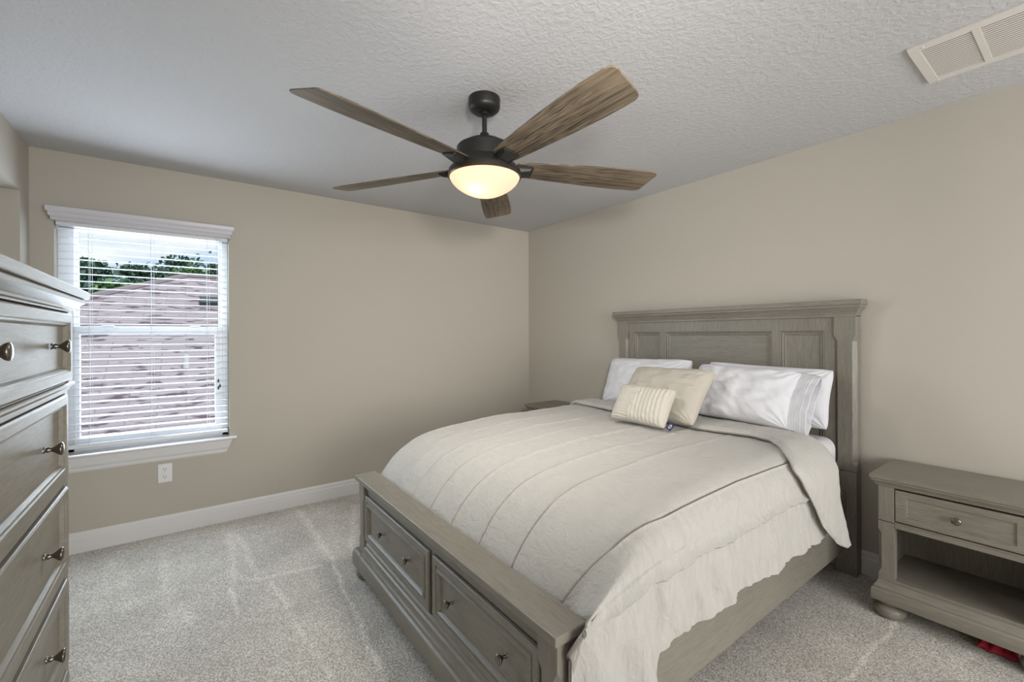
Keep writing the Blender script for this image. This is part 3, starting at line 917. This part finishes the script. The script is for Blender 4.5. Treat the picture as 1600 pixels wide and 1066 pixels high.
for j in range(NV + 1):
    v = j / NV
    y = lerp(Y0, Y1, v)
    ff = footfall(y)
    zt = ZT - ff + 0.004 * nz(3, y * 2.0)
    # hidden tuck behind the footboard: fall continues
    row = []
    for p0 in s_vals:
        s = warp(p0, y)
        side = sstep(2.84, S_END, s)
        x, z, nx, nzv, drop = section(s, zt + 0.62 * ff * side)
        d = 0.0
        for p in PLEATS + [2.80]: d += pleat(p0 - p)
        # soft puffiness between the pleats
        d += 0.006 * nz(s * 3.0, y * 2.2, 1.0) + 0.0030 * nz(s * 13, y * 6, 4.0) + 0.0016 * nz(s * 34 + y * 6, y * 20, 2.0)
        fk = sstep(-1.75, -2.10, y)
        d += fk * (1 - side) * 0.010 * nz(s * 9.0, y * 3.0, 7.0)
        # gathers where it tucks behind the ledge
        d += fk * (1 - side) * 0.006 * abs(nz(s * 22.0, y * 8, 2.0))
        yy = y + 0.006 * fk * nz(s * 8, 3.3) * (1 - side) - 0.055 * sstep(2.935, S_END, s) * sstep(-1.95, -2.142, y)
        row.append(bm.verts.new((x + nx * d, yy, z + nzv * d)))
    # the hanging side
    ztop = zt + 0.62 * ff - RAD
    hem = interp(HEM, y) + 0.008 * nz(y * 9, 5.0)
    L = ztop - hem
    seamz = 0.622 + 0.012 * nz(y * 4, 8.0) + 0.006 * nz(y * 15, 2.0)
    seamz = min(seamz, ztop - 0.030)
    ts = (ztop - seamz) / L
    for tau in TAUS:
        t = tau / 0.2 * ts if tau < 0.2 else ts + (tau - 0.2) / 0.8 * (1 - ts)
        z = ztop - L * t
        k = t ** 0.7
        w = 0.024 * k * nz(y * 6.0 + 0.25 * math.sin(z * 9), z * 1.6, 11)           # broad drape
        w += 0.012 * nz(y * 13 + z * 3, z * 3.4, 3) * (0.30 + 0.70 * k)               # folds
        w += 0.0070 * nz(y * 30 + z * 7, z * 7, 6) * (0.4 + 0.6 * k)                # crinkles
        w += 0.0030 * nz(y * 58 + z * 10, z * 18, 6)
        w += 0.016 * k
        dz = z - seamz
        if 0 <= dz < 0.035: w += 0.019 * (1 - dz / 0.035) ** 2
        elif dz < 0: w -= 0.012 * math.exp(dz / 0.009) - 0.005 * abs(nz(y * 40, 3.0, 8)) * math.exp(dz / 0.03)
        # deep folds at the foot corner
        fc = sstep(-1.78, -2.04, y)
        w += fc * k * (0.030 * math.sin(y * 50 + z * 13) + 0.012 * nz(y * 20, z * 3, 9))
        q = sstep(-2.05, -2.142, y)
        ye = y - (0.055 + 0.022 * sstep(0.0, 0.22, t)) * sstep(-1.95, -2.142, y) - fc * k * 0.01
        # diagonal drag folds
        w += 0.007 * sstep(-1.2, -1.8, y) * math.sin((y * 0.8 + z * 0.45) * 60) * k * (1 - fc)
        row.append(bm.verts.new((XRT + w * (1 - q) - 0.040 * q * min(1, t * 6), ye, z)))
    grid.append(row)
# the last of the cloth is pushed down behind the ledge of the footboard
last_row = grid[-1]
for r in range(1, 9):
    row = []
    for vtx in last_row:
        x, y, z = vtx.co
        wq = 1 - sstep(2.925, 2.965, x)
        row.append(bm.verts.new((x, y + (0.010 * r / 8) * wq, z - max(0.0, z - 0.44) * (r / 8) * wq)))
    grid.append(row)
for A, B in zip(grid, grid[1:]):
    for k in range(len(A) - 1):
        bm.faces.new([A[k], A[k + 1], B[k + 1], B[k]])
comf = mb.build('comforter', M['linen'], smooth=True, angle=180)
tag(comf, 'cream linen comforter with stitched pleats spread over the bed and hanging down its side', 'comforter')
md = comf.modifiers.new('thick', 'SOLIDIFY'); md.thickness = 0.010; md.offset = -1
ORGC = ORG[comf]

# folded-back top edge of the comforter, over the mattress and down the side to a point
mb = MB(); bm = mb.bm
YF = [(XL - 0.1, -0.62), (1.30, -0.625), (1.40, -0.645), (1.70, -0.670), (2.10, -0.72), (2.42, -0.762), (2.68, -0.705), (2.78, -0.735), (2.86, -0.830), (2.93, -0.930), (2.97, -0.97), (3.04, -0.925), (3.14, -0.84), (3.24, -0.775), (3.34, -0.65), (3.385, -0.56)]
YB = [(XL - 0.1, -0.40), (1.40, -0.43), (2.70, -0.47), (2.86, -0.51), (2.96, -0.55), (3.04, -0.56), (3.14, -0.555), (3.24, -0.545), (3.34, -0.510), (3.385, -0.495)]
ss = []
s = S_TOP0 - 0.10
S_TIP = S_TOP1 + RAD * PI / 2 + 0.345
while s < S_TIP: ss.append(s); s += 0.0125
ss.append(S_TIP)
NB = 14
rings = []
for s in ss:
    x, z, nx, nzv, drop = section(s, ZT)
    ext = drop * 0.10
    # s beyond the corner is re-scaled so the tables above read as (x on top, then drop)
    key = s if s <= S_TOP1 else S_TOP1 + (s - S_TOP1) * (3.385 - S_TOP1) / (S_TIP - S_TOP1)
    yf = interp(YF, key) + 0.006 * nz(s * 9, 1) + 0.004 * nz(s * 30, 2)
    yb = interp(YB, key) + 0.005 * nz(s * 12, 5)
    ring = []
    th = 0.026 + 0.004 * nz(s * 8, 7)
    if drop > 0: th *= max(0.35, 1 - drop * 1.5)
    def P(yv, h, x=x, z=z, nx=nx, nzv=nzv, ext=ext):
        h2 = h
        return (x + nx * (h2 + ext + 0.012 * (1 if nx > 0.5 else 0)), yv, z + nzv * h2)
    base = 0.009
    prof = []
    for k in range(NB + 1):
        t = k / NB
        yv = lerp(yb, yf, t)
        rise = min(1.0, t / 0.12)
        wob = 0.004 * nz(s * 10, yv * 14, 3) + 0.003 * nz(s * 30, yv * 25, 5)
        prof.append((yv, base + th * (rise ** 0.5) * (1 if t < 0.9 else math.sqrt(max(0, 1 - ((t - 0.9) / 0.1) ** 2)) * 0.6 + 0.4) + wob))
    prof.append((yf - 0.003, base + th * 0.35))
    prof.append((yf + 0.004, base - 0.001))
    prof.append((yb, base - 0.002))
    rings.append([bm.verts.new(P(a, b_)) for a, b_ in prof])
for A, B in zip(rings, rings[1:]):
    nn = len(A)
    for k in range(nn):
        bm.faces.new([A[k], A[(k + 1) % nn], B[(k + 1) % nn], B[k]])
bm.faces.new(rings[0]); bm.faces.new(rings[-1][::-1])
fold = mb.build('folded_edge', M['linen'], comf, smooth=True, angle=70)

# ================================================================== PILLOWS
def pillow(name, mat, w, h, t, base, right, upv, label, cat, group=None, concave=0.05, seed=0, flange=0.0, hemR=0.0, ribs=None, lines=None, wr=1.0, sag=0.0, expo=0.42, n_=64, parent=None, hem_pleats=0):
    """base = bottom-centre point; right, upv = directions of width and height; front normal = right x up"""
    R = Vector(right).normalized(); U = Vector(upv); U = (U - R * U.dot(R)).normalized(); N = R.cross(U)
    B = Vector(base)
    mb = MB(); bm = mb.bm
    nu, nv = int(n_ * w / h), n_
    def pt(i, j, side):
        u, v = -1 + 2 * i / nu, -1 + 2 * j / nv
        # denser towards edges
        u = math.sin(u * PI / 2) * 0.5 + u * 0.5; v = math.sin(v * PI / 2) * 0.5 + v * 0.5
        cx = u * (1 - concave * (1 - v * v)); cy = v * (1 - concave * (1 - u * u))
        au = abs(u); av = abs(v)
        f = (max(0, 1 - au ** 3.0) * max(0, 1 - av ** 3.0)) ** expo
        cr = 1 - 0.045 * (au * av) ** 5
        cx *= cr; cy *= cr
        x = cx * w / 2
        z = cy * h / 2
        wrk = 0.0
        e = 1 - f
        wrk += 0.010 * wr * nz(u * 3 + seed, v * 3, side) * f
        wrk += 0.0055 * wr * nz(u * 5 + v * 3 + seed * 3, v * 4 - u * 2, 2 + side) * min(1, f * 2)
        wrk += 0.0012 * wr * nz(u * 14 + v * 8 + seed, v * 7, 5 + side) * min(1, f * 2)
        # creases running out to the corners
        ang = math.atan2(abs(v) - 1.0, abs(u) - 1.0)
        dc = math.hypot(au - 1, av - 1)
        wrk += 0.005 * wr * math.sin(ang * 16 + seed) * math.exp(-dc * 2.6) * min(1, f * 3)
        if ribs:
            q = ribs(u, v)
            wrk += q * min(1, f * 2.5)
        if lines:
            wrk += lines(u, v) * min(1, f * 2.5)
        th = t / 2 * f
        th = th + wrk if side > 0 else th
        if side < 0: th = -th * 0.85
        if f < 1e-4: th = 0
        zz = z - sag * (1 - v) * 0.5 * abs(u)
        return B + R * x + U * (zz + h / 2) + N * th
    F = [[None] * (nv + 1) for _ in range(nu + 1)]
    G = [[None] * (nv + 1) for _ in range(nu + 1)]
    for i in range(nu + 1):
        for j in range(nv + 1):
            F[i][j] = bm.verts.new(pt(i, j, 1))
            if i in (0, nu) or j in (0, nv): G[i][j] = F[i][j]
            else: G[i][j] = bm.verts.new(pt(i, j, -1))
    for i in range(nu):
        for j in range(nv):
            bm.faces.new([F[i][j], F[i + 1][j], F[i + 1][j + 1], F[i][j + 1]])
            try: bm.faces.new([G[i][j], G[i][j + 1], G[i + 1][j + 1], G[i + 1][j]])
            except ValueError: pass
    o = mb.build(name, mat, None, smooth=True, angle=120)
    tag(o, label, cat, group)
    # hem of the pillowcase at the right end: open sleeve with stitched tucks
    if hemR:
        mb = MB(); bm = mb.bm
        ni, nj = 28, 44
        for side in (1, -1):
            g = []
            for i in range(ni + 1):
                tt = i / ni
                row = []
                for j in range(nj + 1):
                    v = -1 + 2 * j / nj
                    xx = w / 2 * (1 - concave * (1 - v * v) - 0.10 * (1 - tt)) + hemR * tt * (1 + 0.10 * nz(v * 2, seed)) - w / 2 * 0.0
                    open_ = (0.020 + 0.022 * tt) * (1 - v ** 4) + 0.006 * nz(v * 5 + seed, tt * 2, side)
                    tuck = 0.0
                    if hem_pleats and 0.10 < tt < 0.75:
                        ph = (tt - 0.10) / 0.65 * hem_pleats
                        fr = ph - int(ph)
                        tuck = 0.0035 * (fr if fr < 0.85 else (1 - fr) / 0.15 * 0.85)
                    yv = v * h / 2 * (0.97 - 0.02 * tt) * (1 - 0.0 * tt)
                    row.append(bm.verts.new(B + R * xx + U * (yv + h / 2 - 0.03 * tt * tt * (1 if v < 0 else 0.4)) + N * (side * open_ + (tuck if side > 0 else 0) + 0.012 * nz(v * 3.5, seed + 4) * tt)))
                g.append(row)
            for i in range(ni):
                for j in range(nj):
                    bm.faces.new([g[i][j], g[i + 1][j], g[i + 1][j + 1], g[i][j + 1]])
        hm = mb.build('pillowcase_hem', mat, o, smooth=True, angle=180)
        md = hm.modifiers.new('thick', 'SOLIDIFY'); md.thickness = 0.003
    return o

# white sleeping pillows
pillow('pillow', M['white_cotton'], 0.70, 0.375, 0.17, (1.755, -0.400, 0.797), (1, 0.02, 0.02), (0.0, 0.42, 1.0),
       'white pillow leaning on the headboard at its window end, behind the beige cushion', 'pillow', seed=1, wr=1.1)
pillow('pillow', M['white_cotton'], 0.72, 0.335, 0.15, (2.520, -0.275, 0.812), (1, 0.0, -0.02), (0.0, 0.26, 1.0),
       'white pillow against the headboard at its nightstand end, hidden behind another pillow', 'pillow', seed=5, wr=1.0)
pillow('pillow', M['white_cotton'], 0.60, 0.345, 0.16, (2.480, -0.515, 0.830), (1, 0.0, -0.03), (0.0, 0.62, 1.0),
       'white pillow with a tucked hem lying in front of another at the nightstand end', 'pillow', seed=9, wr=1.3, hemR=0.085, hem_pleats=6)
# square cushion
def sq_lines(u, v):
    q = 0.0
    for v0, k in ((0.72, 0.10), (0.45, -0.12), (0.16, 0.08)):
        d = v - (v0 + k * u + 0.03 * math.sin(u * 5 + v0 * 9))
        if -0.06 < d < 0: q += 0.006 * (1 + d / 0.06)
    return q
cu = pillow('throw_cushion', M['cushion'], 0.57, 0.385, 0.15, (2.140, -0.800, 0.815), (1, -0.02, 0.02), (-0.0, 0.66, 0.76),
       'square oatmeal throw cushion leaning on the white pillows', 'cushion', seed=13, concave=0.06, lines=sq_lines, wr=0.8)
def ribf(u, v):
    if u > -0.15 + 0.10 * v:
        return 0.0035 * math.sin(u * 46 + v * 1.5)
    return 0.0022 * math.sin(v * 44 + u * 6)
sm = pillow('lumbar_cushion', M['small_cushion'], 0.37, 0.235, 0.12, (2.155, -0.950, 0.814), (1, 0.03, -0.01), (-0.0, 0.55, 0.9),
       'small ribbed ivory cushion with a navy tag in front of the square cushion', 'cushion', seed=21, concave=0.05, ribs=ribf, wr=0.5)
mb = MB()
tb = Vector((2.352, -0.925, 0.825))
tm = Matrix.Translation(tb) @ Matrix.Rotation(0.55, 4, 'Y') @ Matrix.Rotation(-0.5, 4, 'X')
mb.box(-0.010, 0.020, -0.0012, 0.0012, -0.014, 0.026, 0.0008, 1, mat=tm)
tg = mb.build('fabric_tag', M['navy'], sm)
mb = MB()
mb.lathe([(0.0085, -0.0005), (0.0085, 0.0008), (0.0062, 0.0008), (0.0062, -0.0005), (0.0085, -0.0005)], mat=tm @ Matrix.Translation((0.005, -0.0016, 0.006)) @ Matrix.Rotation(PI / 2, 4, 'X') @ Matrix.Diagonal((0.75, 1.35, 1, 1)), seg=20)
mb.build('tag_mark', M['tag_white'], tg)

# ================================================================== NIGHTSTANDS
def nightstand(x0, label):
    W, D, Ht = 0.580, 0.395, 0.665
    x1 = x0 + W
    yf, yb = -0.398, -0.022
    t = thing('nightstand', (x0 + W / 2, -0.21, 0), label, 'nightstand', 'matching nightstands beside the bed')
    mb = MB()
    crown(mb, x0 + 0.022, x1 - 0.022, yf + 0.004, yb, [(0.0, 0), (0.006, 0.004), (0.010, 0.016), (0.020, 0.026), (0.020, 0.034), (0.024, 0.036), (0.024, 0.052), (0.022, 0.0545)], 0.6105)
    mb.build('top', M['wood_x'], t, bevel=0.001)
    mb = MB()
    xi0, xi1 = x0 + 0.026, x1 - 0.026
    mb.box(xi0, xi0 + 0.018, yf + 0.010, yb, 0.14, 0.612)
    mb.box(xi1 - 0.018, xi1, yf + 0.010, yb, 0.14, 0.612)
    mb.box(xi0, xi1, yb - 0.010, yb, 0.14, 0.612)
    mb.box(xi0 + 0.018, xi0 + 0.060, yb - 0.016, yb - 0.010, 0.18, 0.43)      # back stiles
    mb.box(xi1 - 0.060, xi1 - 0.018, yb - 0.016, yb - 0.010, 0.18, 0.43)
    mb.box(xi0, xi1, yf + 0.014, yb, 0.425, 0.440)
    mb.build('carcass', M['wood_z'], t)
    for a, b_ in ((xi0, xi0 + 0.058), (xi1 - 0.058, xi1)):
        mb = MB()
        mb.box(a, b_, yf, yf + 0.045, 0.452, 0.612, 0.0015)
        out = a if a == xi0 else b_
        sgn = 1 if a == xi0 else -1
        c = 0.012
        zz = [(0.165, 0.0), (0.205, 0.0), (0.228, c), (0.390, c), (0.413, 0.0), (0.449, 0.0)]
        vs, fs = [], []
        for z, cc in zz:
            vs += [(out, yf + 0.045, z), (out, yf + cc + 0.0005, z), (out + sgn * (cc + 0.0005), yf, z), ((b_ if sgn > 0 else a), yf, z), ((b_ if sgn > 0 else a), yf + 0.045, z)]
        for k in range(len(zz) - 1):
            for j in range(5):
                fs.append([k * 5 + j, k * 5 + (j + 1) % 5, (k + 1) * 5 + (j + 1) % 5, (k + 1) * 5 + j])
        fs.append(list(range(5))); fs.append([len(vs) - 5 + j for j in range(5)][::-1])
        mb.poly(vs, fs)
        mb.build('corner_post', M['wood_z'], t)
    mb = MB()
    mb.box(xi0 + 0.058, xi1 - 0.058, yf + 0.004, yf + 0.022, 0.426, 0.450, 0.003)
    mb.box(xi0 + 0.058, xi1 - 0.058, yf + 0.001, yf + 0.020, 0.450, 0.456, 0.001)
    mb.build('drawer_rail', M['wood_x'], t)
    mb = MB()
    P = lambda u, v, h: (u, yf + 0.006 - h, v)
    mb.nested(xi0 + 0.061, xi1 - 0.061, 0.461, 0.604, [(0, -0.01), (0, 0.003), (0.002, 0.005), ((0.036, 0.026), 0.005), ((0.037, 0.027), 0.001), ((0.041, 0.031), 0.001), ((0.043, 0.033), -0.002)], P)
    # joints where the rails meet the stiles
    dr = mb.build('drawer', M['wood_x'], t)
    mb = MB(); knob_mb(mb, ((x0 + x1) / 2, yf + 0.008, 0.533), (0, -1, 0), 0.95)
    mb.build('knob', M['knob'], dr, smooth=True, angle=60)
    mb = MB()
    mb.box(xi0 + 0.01, xi1 - 0.01, yf + 0.004, yb - 0.008, 0.168, 0.186, 0.002)
    mb.build('shelf', M['wood_x'], t)
    mb = MB()
    crown(mb, x0 + 0.024, x1 - 0.024, yf - 0.002, yb, [(0.020, 0.0), (0.022, 0.004), (0.022, 0.050), (0.018, 0.056), (0.014, 0.058), (0.014, 0.066), (0.008, 0.074), (0.004, 0.080), (0.002, 0.088), (-0.002, 0.092)], 0.080)
    mb.build('base_moulding', M['wood_x'], t, bevel=0.0015)
    for fx in (x0 + 0.058, x1 - 0.058):
        for fy in (yf + 0.040, yb - 0.07):
            mb = MB(); mb.lathe([(r * 1.12, h * 1.18) for r, h in BUN], c=(fx, fy, 0), seg=32)
            mb.build('bun_foot', M['wood_x'], t, smooth=True, angle=60)
    return t
nightstand(3.086, 'grey-green wooden nightstand with one drawer over an open shelf, right of the bed')
nightstand(0.452, 'nightstand mostly hidden behind the bed in the far corner, only its top showing')
# folded red cloth pushed under the nightstand
mb = MB(); bm = mb.bm
g = []
for i in range(31):
    row = []
    for j in range(21):
        u, v = i / 30, j / 20
        e = min(u, 1 - u, v, 1 - v) * 8
        row.append(bm.verts.new((3.425 + 0.115 * u + 0.01 * nz(v * 4, 3), -0.345 + 0.17 * v + 0.01 * nz(u * 4, 1), 0.012 + 0.030 * min(1, e) * (0.7 + 0.6 * nz(u * 5, v * 5)))))
    g.append(row)
for i in range(30):
    for j in range(20): bm.faces.new([g[i][j], g[i + 1][j], g[i + 1][j + 1], g[i][j + 1]])
o = mb.build('red_cloth', M['red'], smooth=True, angle=180)
md = o.modifiers.new('thick', 'SOLIDIFY'); md.thickness = 0.010; md.offset = -1
tag(o, 'crumpled dark red cloth lying on the carpet under the nightstand', 'cloth')

# ================================================================== CHEST OF DRAWERS
CX0, CX1 = 2.120, 3.120
CYF, CYB = -3.258, -3.715
ch = thing('chest_of_drawers', ((CX0 + CX1) / 2, -3.49, 0), 'tall grey stained wooden chest of drawers with nickel knobs beside the window wall', 'chest of drawers')
def crown_p(mb, x0, x1, yf, yb, prof, zbase):
    """as crown(), but the front faces +y"""
    vs, fs = [], []
    for pr, z in prof:
        vs += [(x0 - pr, yb, zbase + z), (x0 - pr, yf + pr, zbase + z), (x1 + pr, yf + pr, zbase + z), (x1 + pr, yb, zbase + z)]
    for k in range(len(prof) - 1):
        for j in range(4):
            fs.append([k * 4 + j, k * 4 + (j + 1) % 4, (k + 1) * 4 + (j + 1) % 4, (k + 1) * 4 + j])
    fs.append([0, 1, 2, 3]); fs.append([len(vs) - 1, len(vs) - 2, len(vs) - 3, len(vs) - 4])
    mb.poly(vs, fs)
mb = MB()
mb.box(CX0 + 0.01, CX1 - 0.01, CYB, CYF - 0.022, 0.16, 1.19, 0.002)
mb.box(CX0, CX1, CYB, CYF - 0.016, 1.205, 1.398, 0.002)
mb.build('carcass', M['wood_z'], ch)
mb = MB()
for a, b_ in ((CX0 + 0.01, CX0 + 0.047), (CX1 - 0.047, CX1 - 0.01)):
    mb.box(a, b_, CYF - 0.03, CYF, 0.165, 1.192, 0.0015)
for a, b_ in ((CX0, CX0 + 0.047), (CX1 - 0.047, CX1)):
    mb.box(a, b_, CYF - 0.03, CYF + 0.007, 1.203, 1.395, 0.0015)
mb.box(CX0 + 0.047, CX1 - 0.047, CYF - 0.03, CYF + 0.007, 1.3885, 1.395, 0.001)
mb.box(CX0 + 0.047, CX1 - 0.047, CYF - 0.03, CYF + 0.004, 1.1815, 1.2095, 0.0015)
for k in range(1, 4):
    zt_ = 1.178 - 0.236 * k
    mb.box(CX0 + 0.047, CX1 - 0.047, CYF - 0.03, CYF - 0.001, zt_ + 0.0035, zt_ + 0.0245, 0.0015)
mb.build('face_frame', M['wood_x'], ch)
mb = MB()
crown_p(mb, CX0, CX1, CYF + 0.008, CYB, [(0, 0), (0.003, 0.002), (0.003, 0.007), (0.010, 0.012), (0.022, 0.020), (0.024, 0.027), (0.020, 0.029), (0.020, 0.031)], 1.393)
mb.build('cornice', M['wood_x'], ch)
mb = MB()
mb.box(CX0 - 0.030, CX1 + 0.030, CYB, CYF + 0.038, 1.4245, 1.446, 0.003)
mb.build('top', M['wood_x'], ch)
mb = MB()
crown_p(mb, CX0, CX1, CYF + 0.002, CYB, [(0.0, 0), (0.0, 0.004), (0.006, 0.010), (0.010, 0.014), (0.010, 0.018), (0.006, 0.021)], 1.186)
mb.build('waist_moulding', M['wood_x'], ch)
mb = MB()
crown_p(mb, CX0 + 0.002, CX1 - 0.002, CYF + 0.002, CYB, [(0.018, 0.0), (0.020, 0.004), (0.020, 0.060), (0.014, 0.066), (0.010, 0.078), (0.002, 0.086)], 0.085)
mb.build('base_moulding', M['wood_x'], ch)
Pp = lambda yy: (lambda u, v, h: (u, yy + h, v))
rows = [(1.214, 1.384, CYF + 0.006)] + [(1.178 - 0.236 * k - 0.208, 1.178 - 0.236 * k, CYF - 0.002) for k in range(4)]
for r, (za, zb, yy) in enumerate(rows):
    mb = MB()
    mb.nested(CX0 + 0.050, CX1 - 0.050, za, zb, [(0, -0.018), (0, 0.006), (0.004, 0.010), (0.024, 0.010), (0.027, 0.006), (0.030, 0.006), (0.035, -0.003), (0.037, -0.003)], Pp(yy))
    dr = mb.build('drawer', M['wood_x'], ch, bevel=0.001)
    for kx in ((2.335, 2.762) if r == 0 else (2.36, 2.90) if r < 3 else (2.345, 2.87)):
        mb = MB(); knob_mb(mb, (kx, yy - 0.001, (za + zb) / 2 + (0.004 if r == 0 else 0)), (0, 1, 0), 0.86)
        mb.build('knob', M['knob'], dr, smooth=True, angle=60)
for fx in (CX0 + 0.045, CX1 - 0.045):
    for fy in (CYF - 0.04, CYB + 0.05):
        mb = MB(); mb.lathe([(r * 1.1, h * 1.26) for r, h in BUN], c=(fx, fy, 0), seg=28)
        mb.build('bun_foot', M['wood_x'], ch, smooth=True, angle=60)

# ================================================================== OUTSIDE
GZ = -2.9
mb = MB(); mb.box(-90, -0.3, -60, 40, GZ - 0.1, GZ)
struct('ground', mb, M['grass'])
hs = thing('neighbouring_house', (-9, -3, GZ), 'house next door with a pinkish-grey shingled hip roof seen through the blind', 'house')
# hip roof: eave x=-3, ridge x=-12.8 at z=3.12 from y=-3.0 towards +y
ex, ridx, ridz, slope = -2.9, -12.6, 3.09, 0.0
slope = (ridz - (-1.35)) / (ex - ridx)
yr = -3.0
run = ex - ridx
ez = -1.35
A = (ridx, yr, ridz); Bq = (ridx, 14.0, ridz)
e1 = (ex, yr - run, ez); e2 = (ex, 14.0 + run, ez); e3 = (ridx - 3.0, yr - run, ez); e4 = (ridx - 3.0, 14.0 + run, ez)
def slab(mb, pts, th=0.18):
    vs = list(pts) + [(p[0], p[1], p[2] - th) for p in pts]
    k = len(pts)
    mb.poly(vs, [list(range(k)), list(range(k, 2 * k))[::-1]] + [[i, k + i, k + (i + 1) % k, (i + 1) % k] for i in range(k)])
mb = MB()
slab(mb, [e1, e2, Bq, A]); slab(mb, [e3, e1, A]); slab(mb, [e4, e3, A, Bq]); slab(mb, [e2, e4, Bq])
mb.build('roof', M['shingle'], hs)
mb = MB()
for p, q in ((A, e1), (A, Bq), (A, e3)):
    p_, q_ = Vector(p) + Vector((0, 0, 0.0)), Vector(q)
    mb.tube(p_, q_, 0.10, 8)
mb.build('ridge_cap', plain('ridge_shingle', (0.27, 0.22, 0.235), 0.95), hs)
mb = MB(); mb.box(ridx - 2.6, ex - 0.5, yr - run + 0.5, 14 + run - 0.5, GZ, ez - 0.05)
mb.build('wall', M['stucco'], hs)
def roof_pt(x, y): return (x, y, ridz - (x - ridx) * (ridz - ez) / run)
v = Vector(roof_pt(-10.6, -1.95))
mb = MB()
an = math.atan2(ridz - ez, run)
mt4 = Matrix.Translation(v) @ Matrix.Rotation(an, 4, 'Y')
mb.box(-0.22, 0.22, -0.75, 0.75, 0.0, 0.14, 0.02, mat=mt4)
mb.build('roof_vent', plain('dark_roof_vent', (0.06, 0.07, 0.07), 0.6), hs)
mb = MB()
v = Vector(roof_pt(-7.3, -3.0)); mb.tube(v, v + Vector((0, 0, 0.28)), 0.05, 12)
mb.build('vent_pipe', M['trim'], hs, smooth=True)

def tree(loc, height, spread, mat, label, seed, open_=0.5, nleaf=2600):
    rnd = random.Random(seed)
    t = thing('tree', loc, label, 'tree', None)
    x0, y0, z0 = loc
    mb = MB()
    mb.lathe([(0.20, 0), (0.16, height * 0.4), (0.09, height * 0.8), (0.02, height * 0.97)], c=(x0, y0, z0), seg=10)
    clumps = []
    for k in range(17):
        hh = height * (0.42 + 0.56 * rnd.random())
        rr = spread * (1.15 - 0.85 * (hh / height)) * (0.35 + 0.75 * rnd.random())
        a = rnd.random() * 2 * PI
        c = Vector((x0 + rr * math.cos(a), y0 + rr * math.sin(a), z0 + hh))
        clumps.append((c, spread * (0.20 + 0.20 * rnd.random())))
        mb.tube((x0, y0, z0 + hh * 0.82), c, 0.05, 6)
    clumps.append((Vector((x0, y0, z0 + height * 0.96)), spread * 0.25))
    mb.build('trunk', M['bark'], t, smooth=True)
    mb = MB(); bm = mb.bm
    for k in range(nleaf):
        c, r = clumps[rnd.randrange(len(clumps))]
        d = Vector((rnd.gauss(0, 1), rnd.gauss(0, 1), rnd.gauss(0, 0.6)))
        p = c + d * r * 0.55
        s_ = 0.10 + 0.11 * rnd.random()
        u = Vector((rnd.gauss(0, 1), rnd.gauss(0, 1), rnd.gauss(0, 1))).normalized()
        w_ = u.orthogonal().normalized()
        q = u.cross(w_)
        vs = [bm.verts.new(p + w_ * s_), bm.verts.new(p + q * s_ * 0.7), bm.verts.new(p - w_ * s_), bm.verts.new(p - q * s_ * 0.7)]
        bm.faces.new(vs)
    bmesh.ops.recalc_face_normals
    mb.build('foliage', mat, t)
    return t
TREES = [((-27.0, -6.785, -2.9), 8.05, 2.3, 'leaf_a', 'dark green tree at the left side of the window, rising above the roof next door', 3), ((-21.0, -5.325, -2.9), 6.51, 1.6, 'leaf_b', 'bright green bushy tree low between two taller trees behind the roof', 4), ((-32.0, -5.372, -2.9), 8.59, 2.3, 'leaf_a', 'dark pointed tree near the middle of the window, behind the roof', 5), ((-37.0, -3.655, -2.9), 9.99, 2.9, 'leaf_a', 'tallest dark tree, standing behind the peak of the shingled roof', 6), ((-24.0, -2.593, -2.9), 7.58, 1.6, 'leaf_b', 'green tree just right of the tallest one behind the roof ridge', 7), ((-29.0, -1.556, -2.9), 8.58, 2.3, 'leaf_a', 'dark tree at the right edge of the window behind the roof ridge', 8), ((-42.0, -4.93, -2.9), 8.92, 3.4, 'leaf_b', 'pale green tree in the dip left of the tallest tree', 9), ((-17.0, -5.955, -2.9), 6.12, 1.0, 'leaf_a', 'low dark tree at the far left beside the lower roof slope', 10)]
for args in TREES:
    tree(*args[:3], M[args[3]], *args[4:])
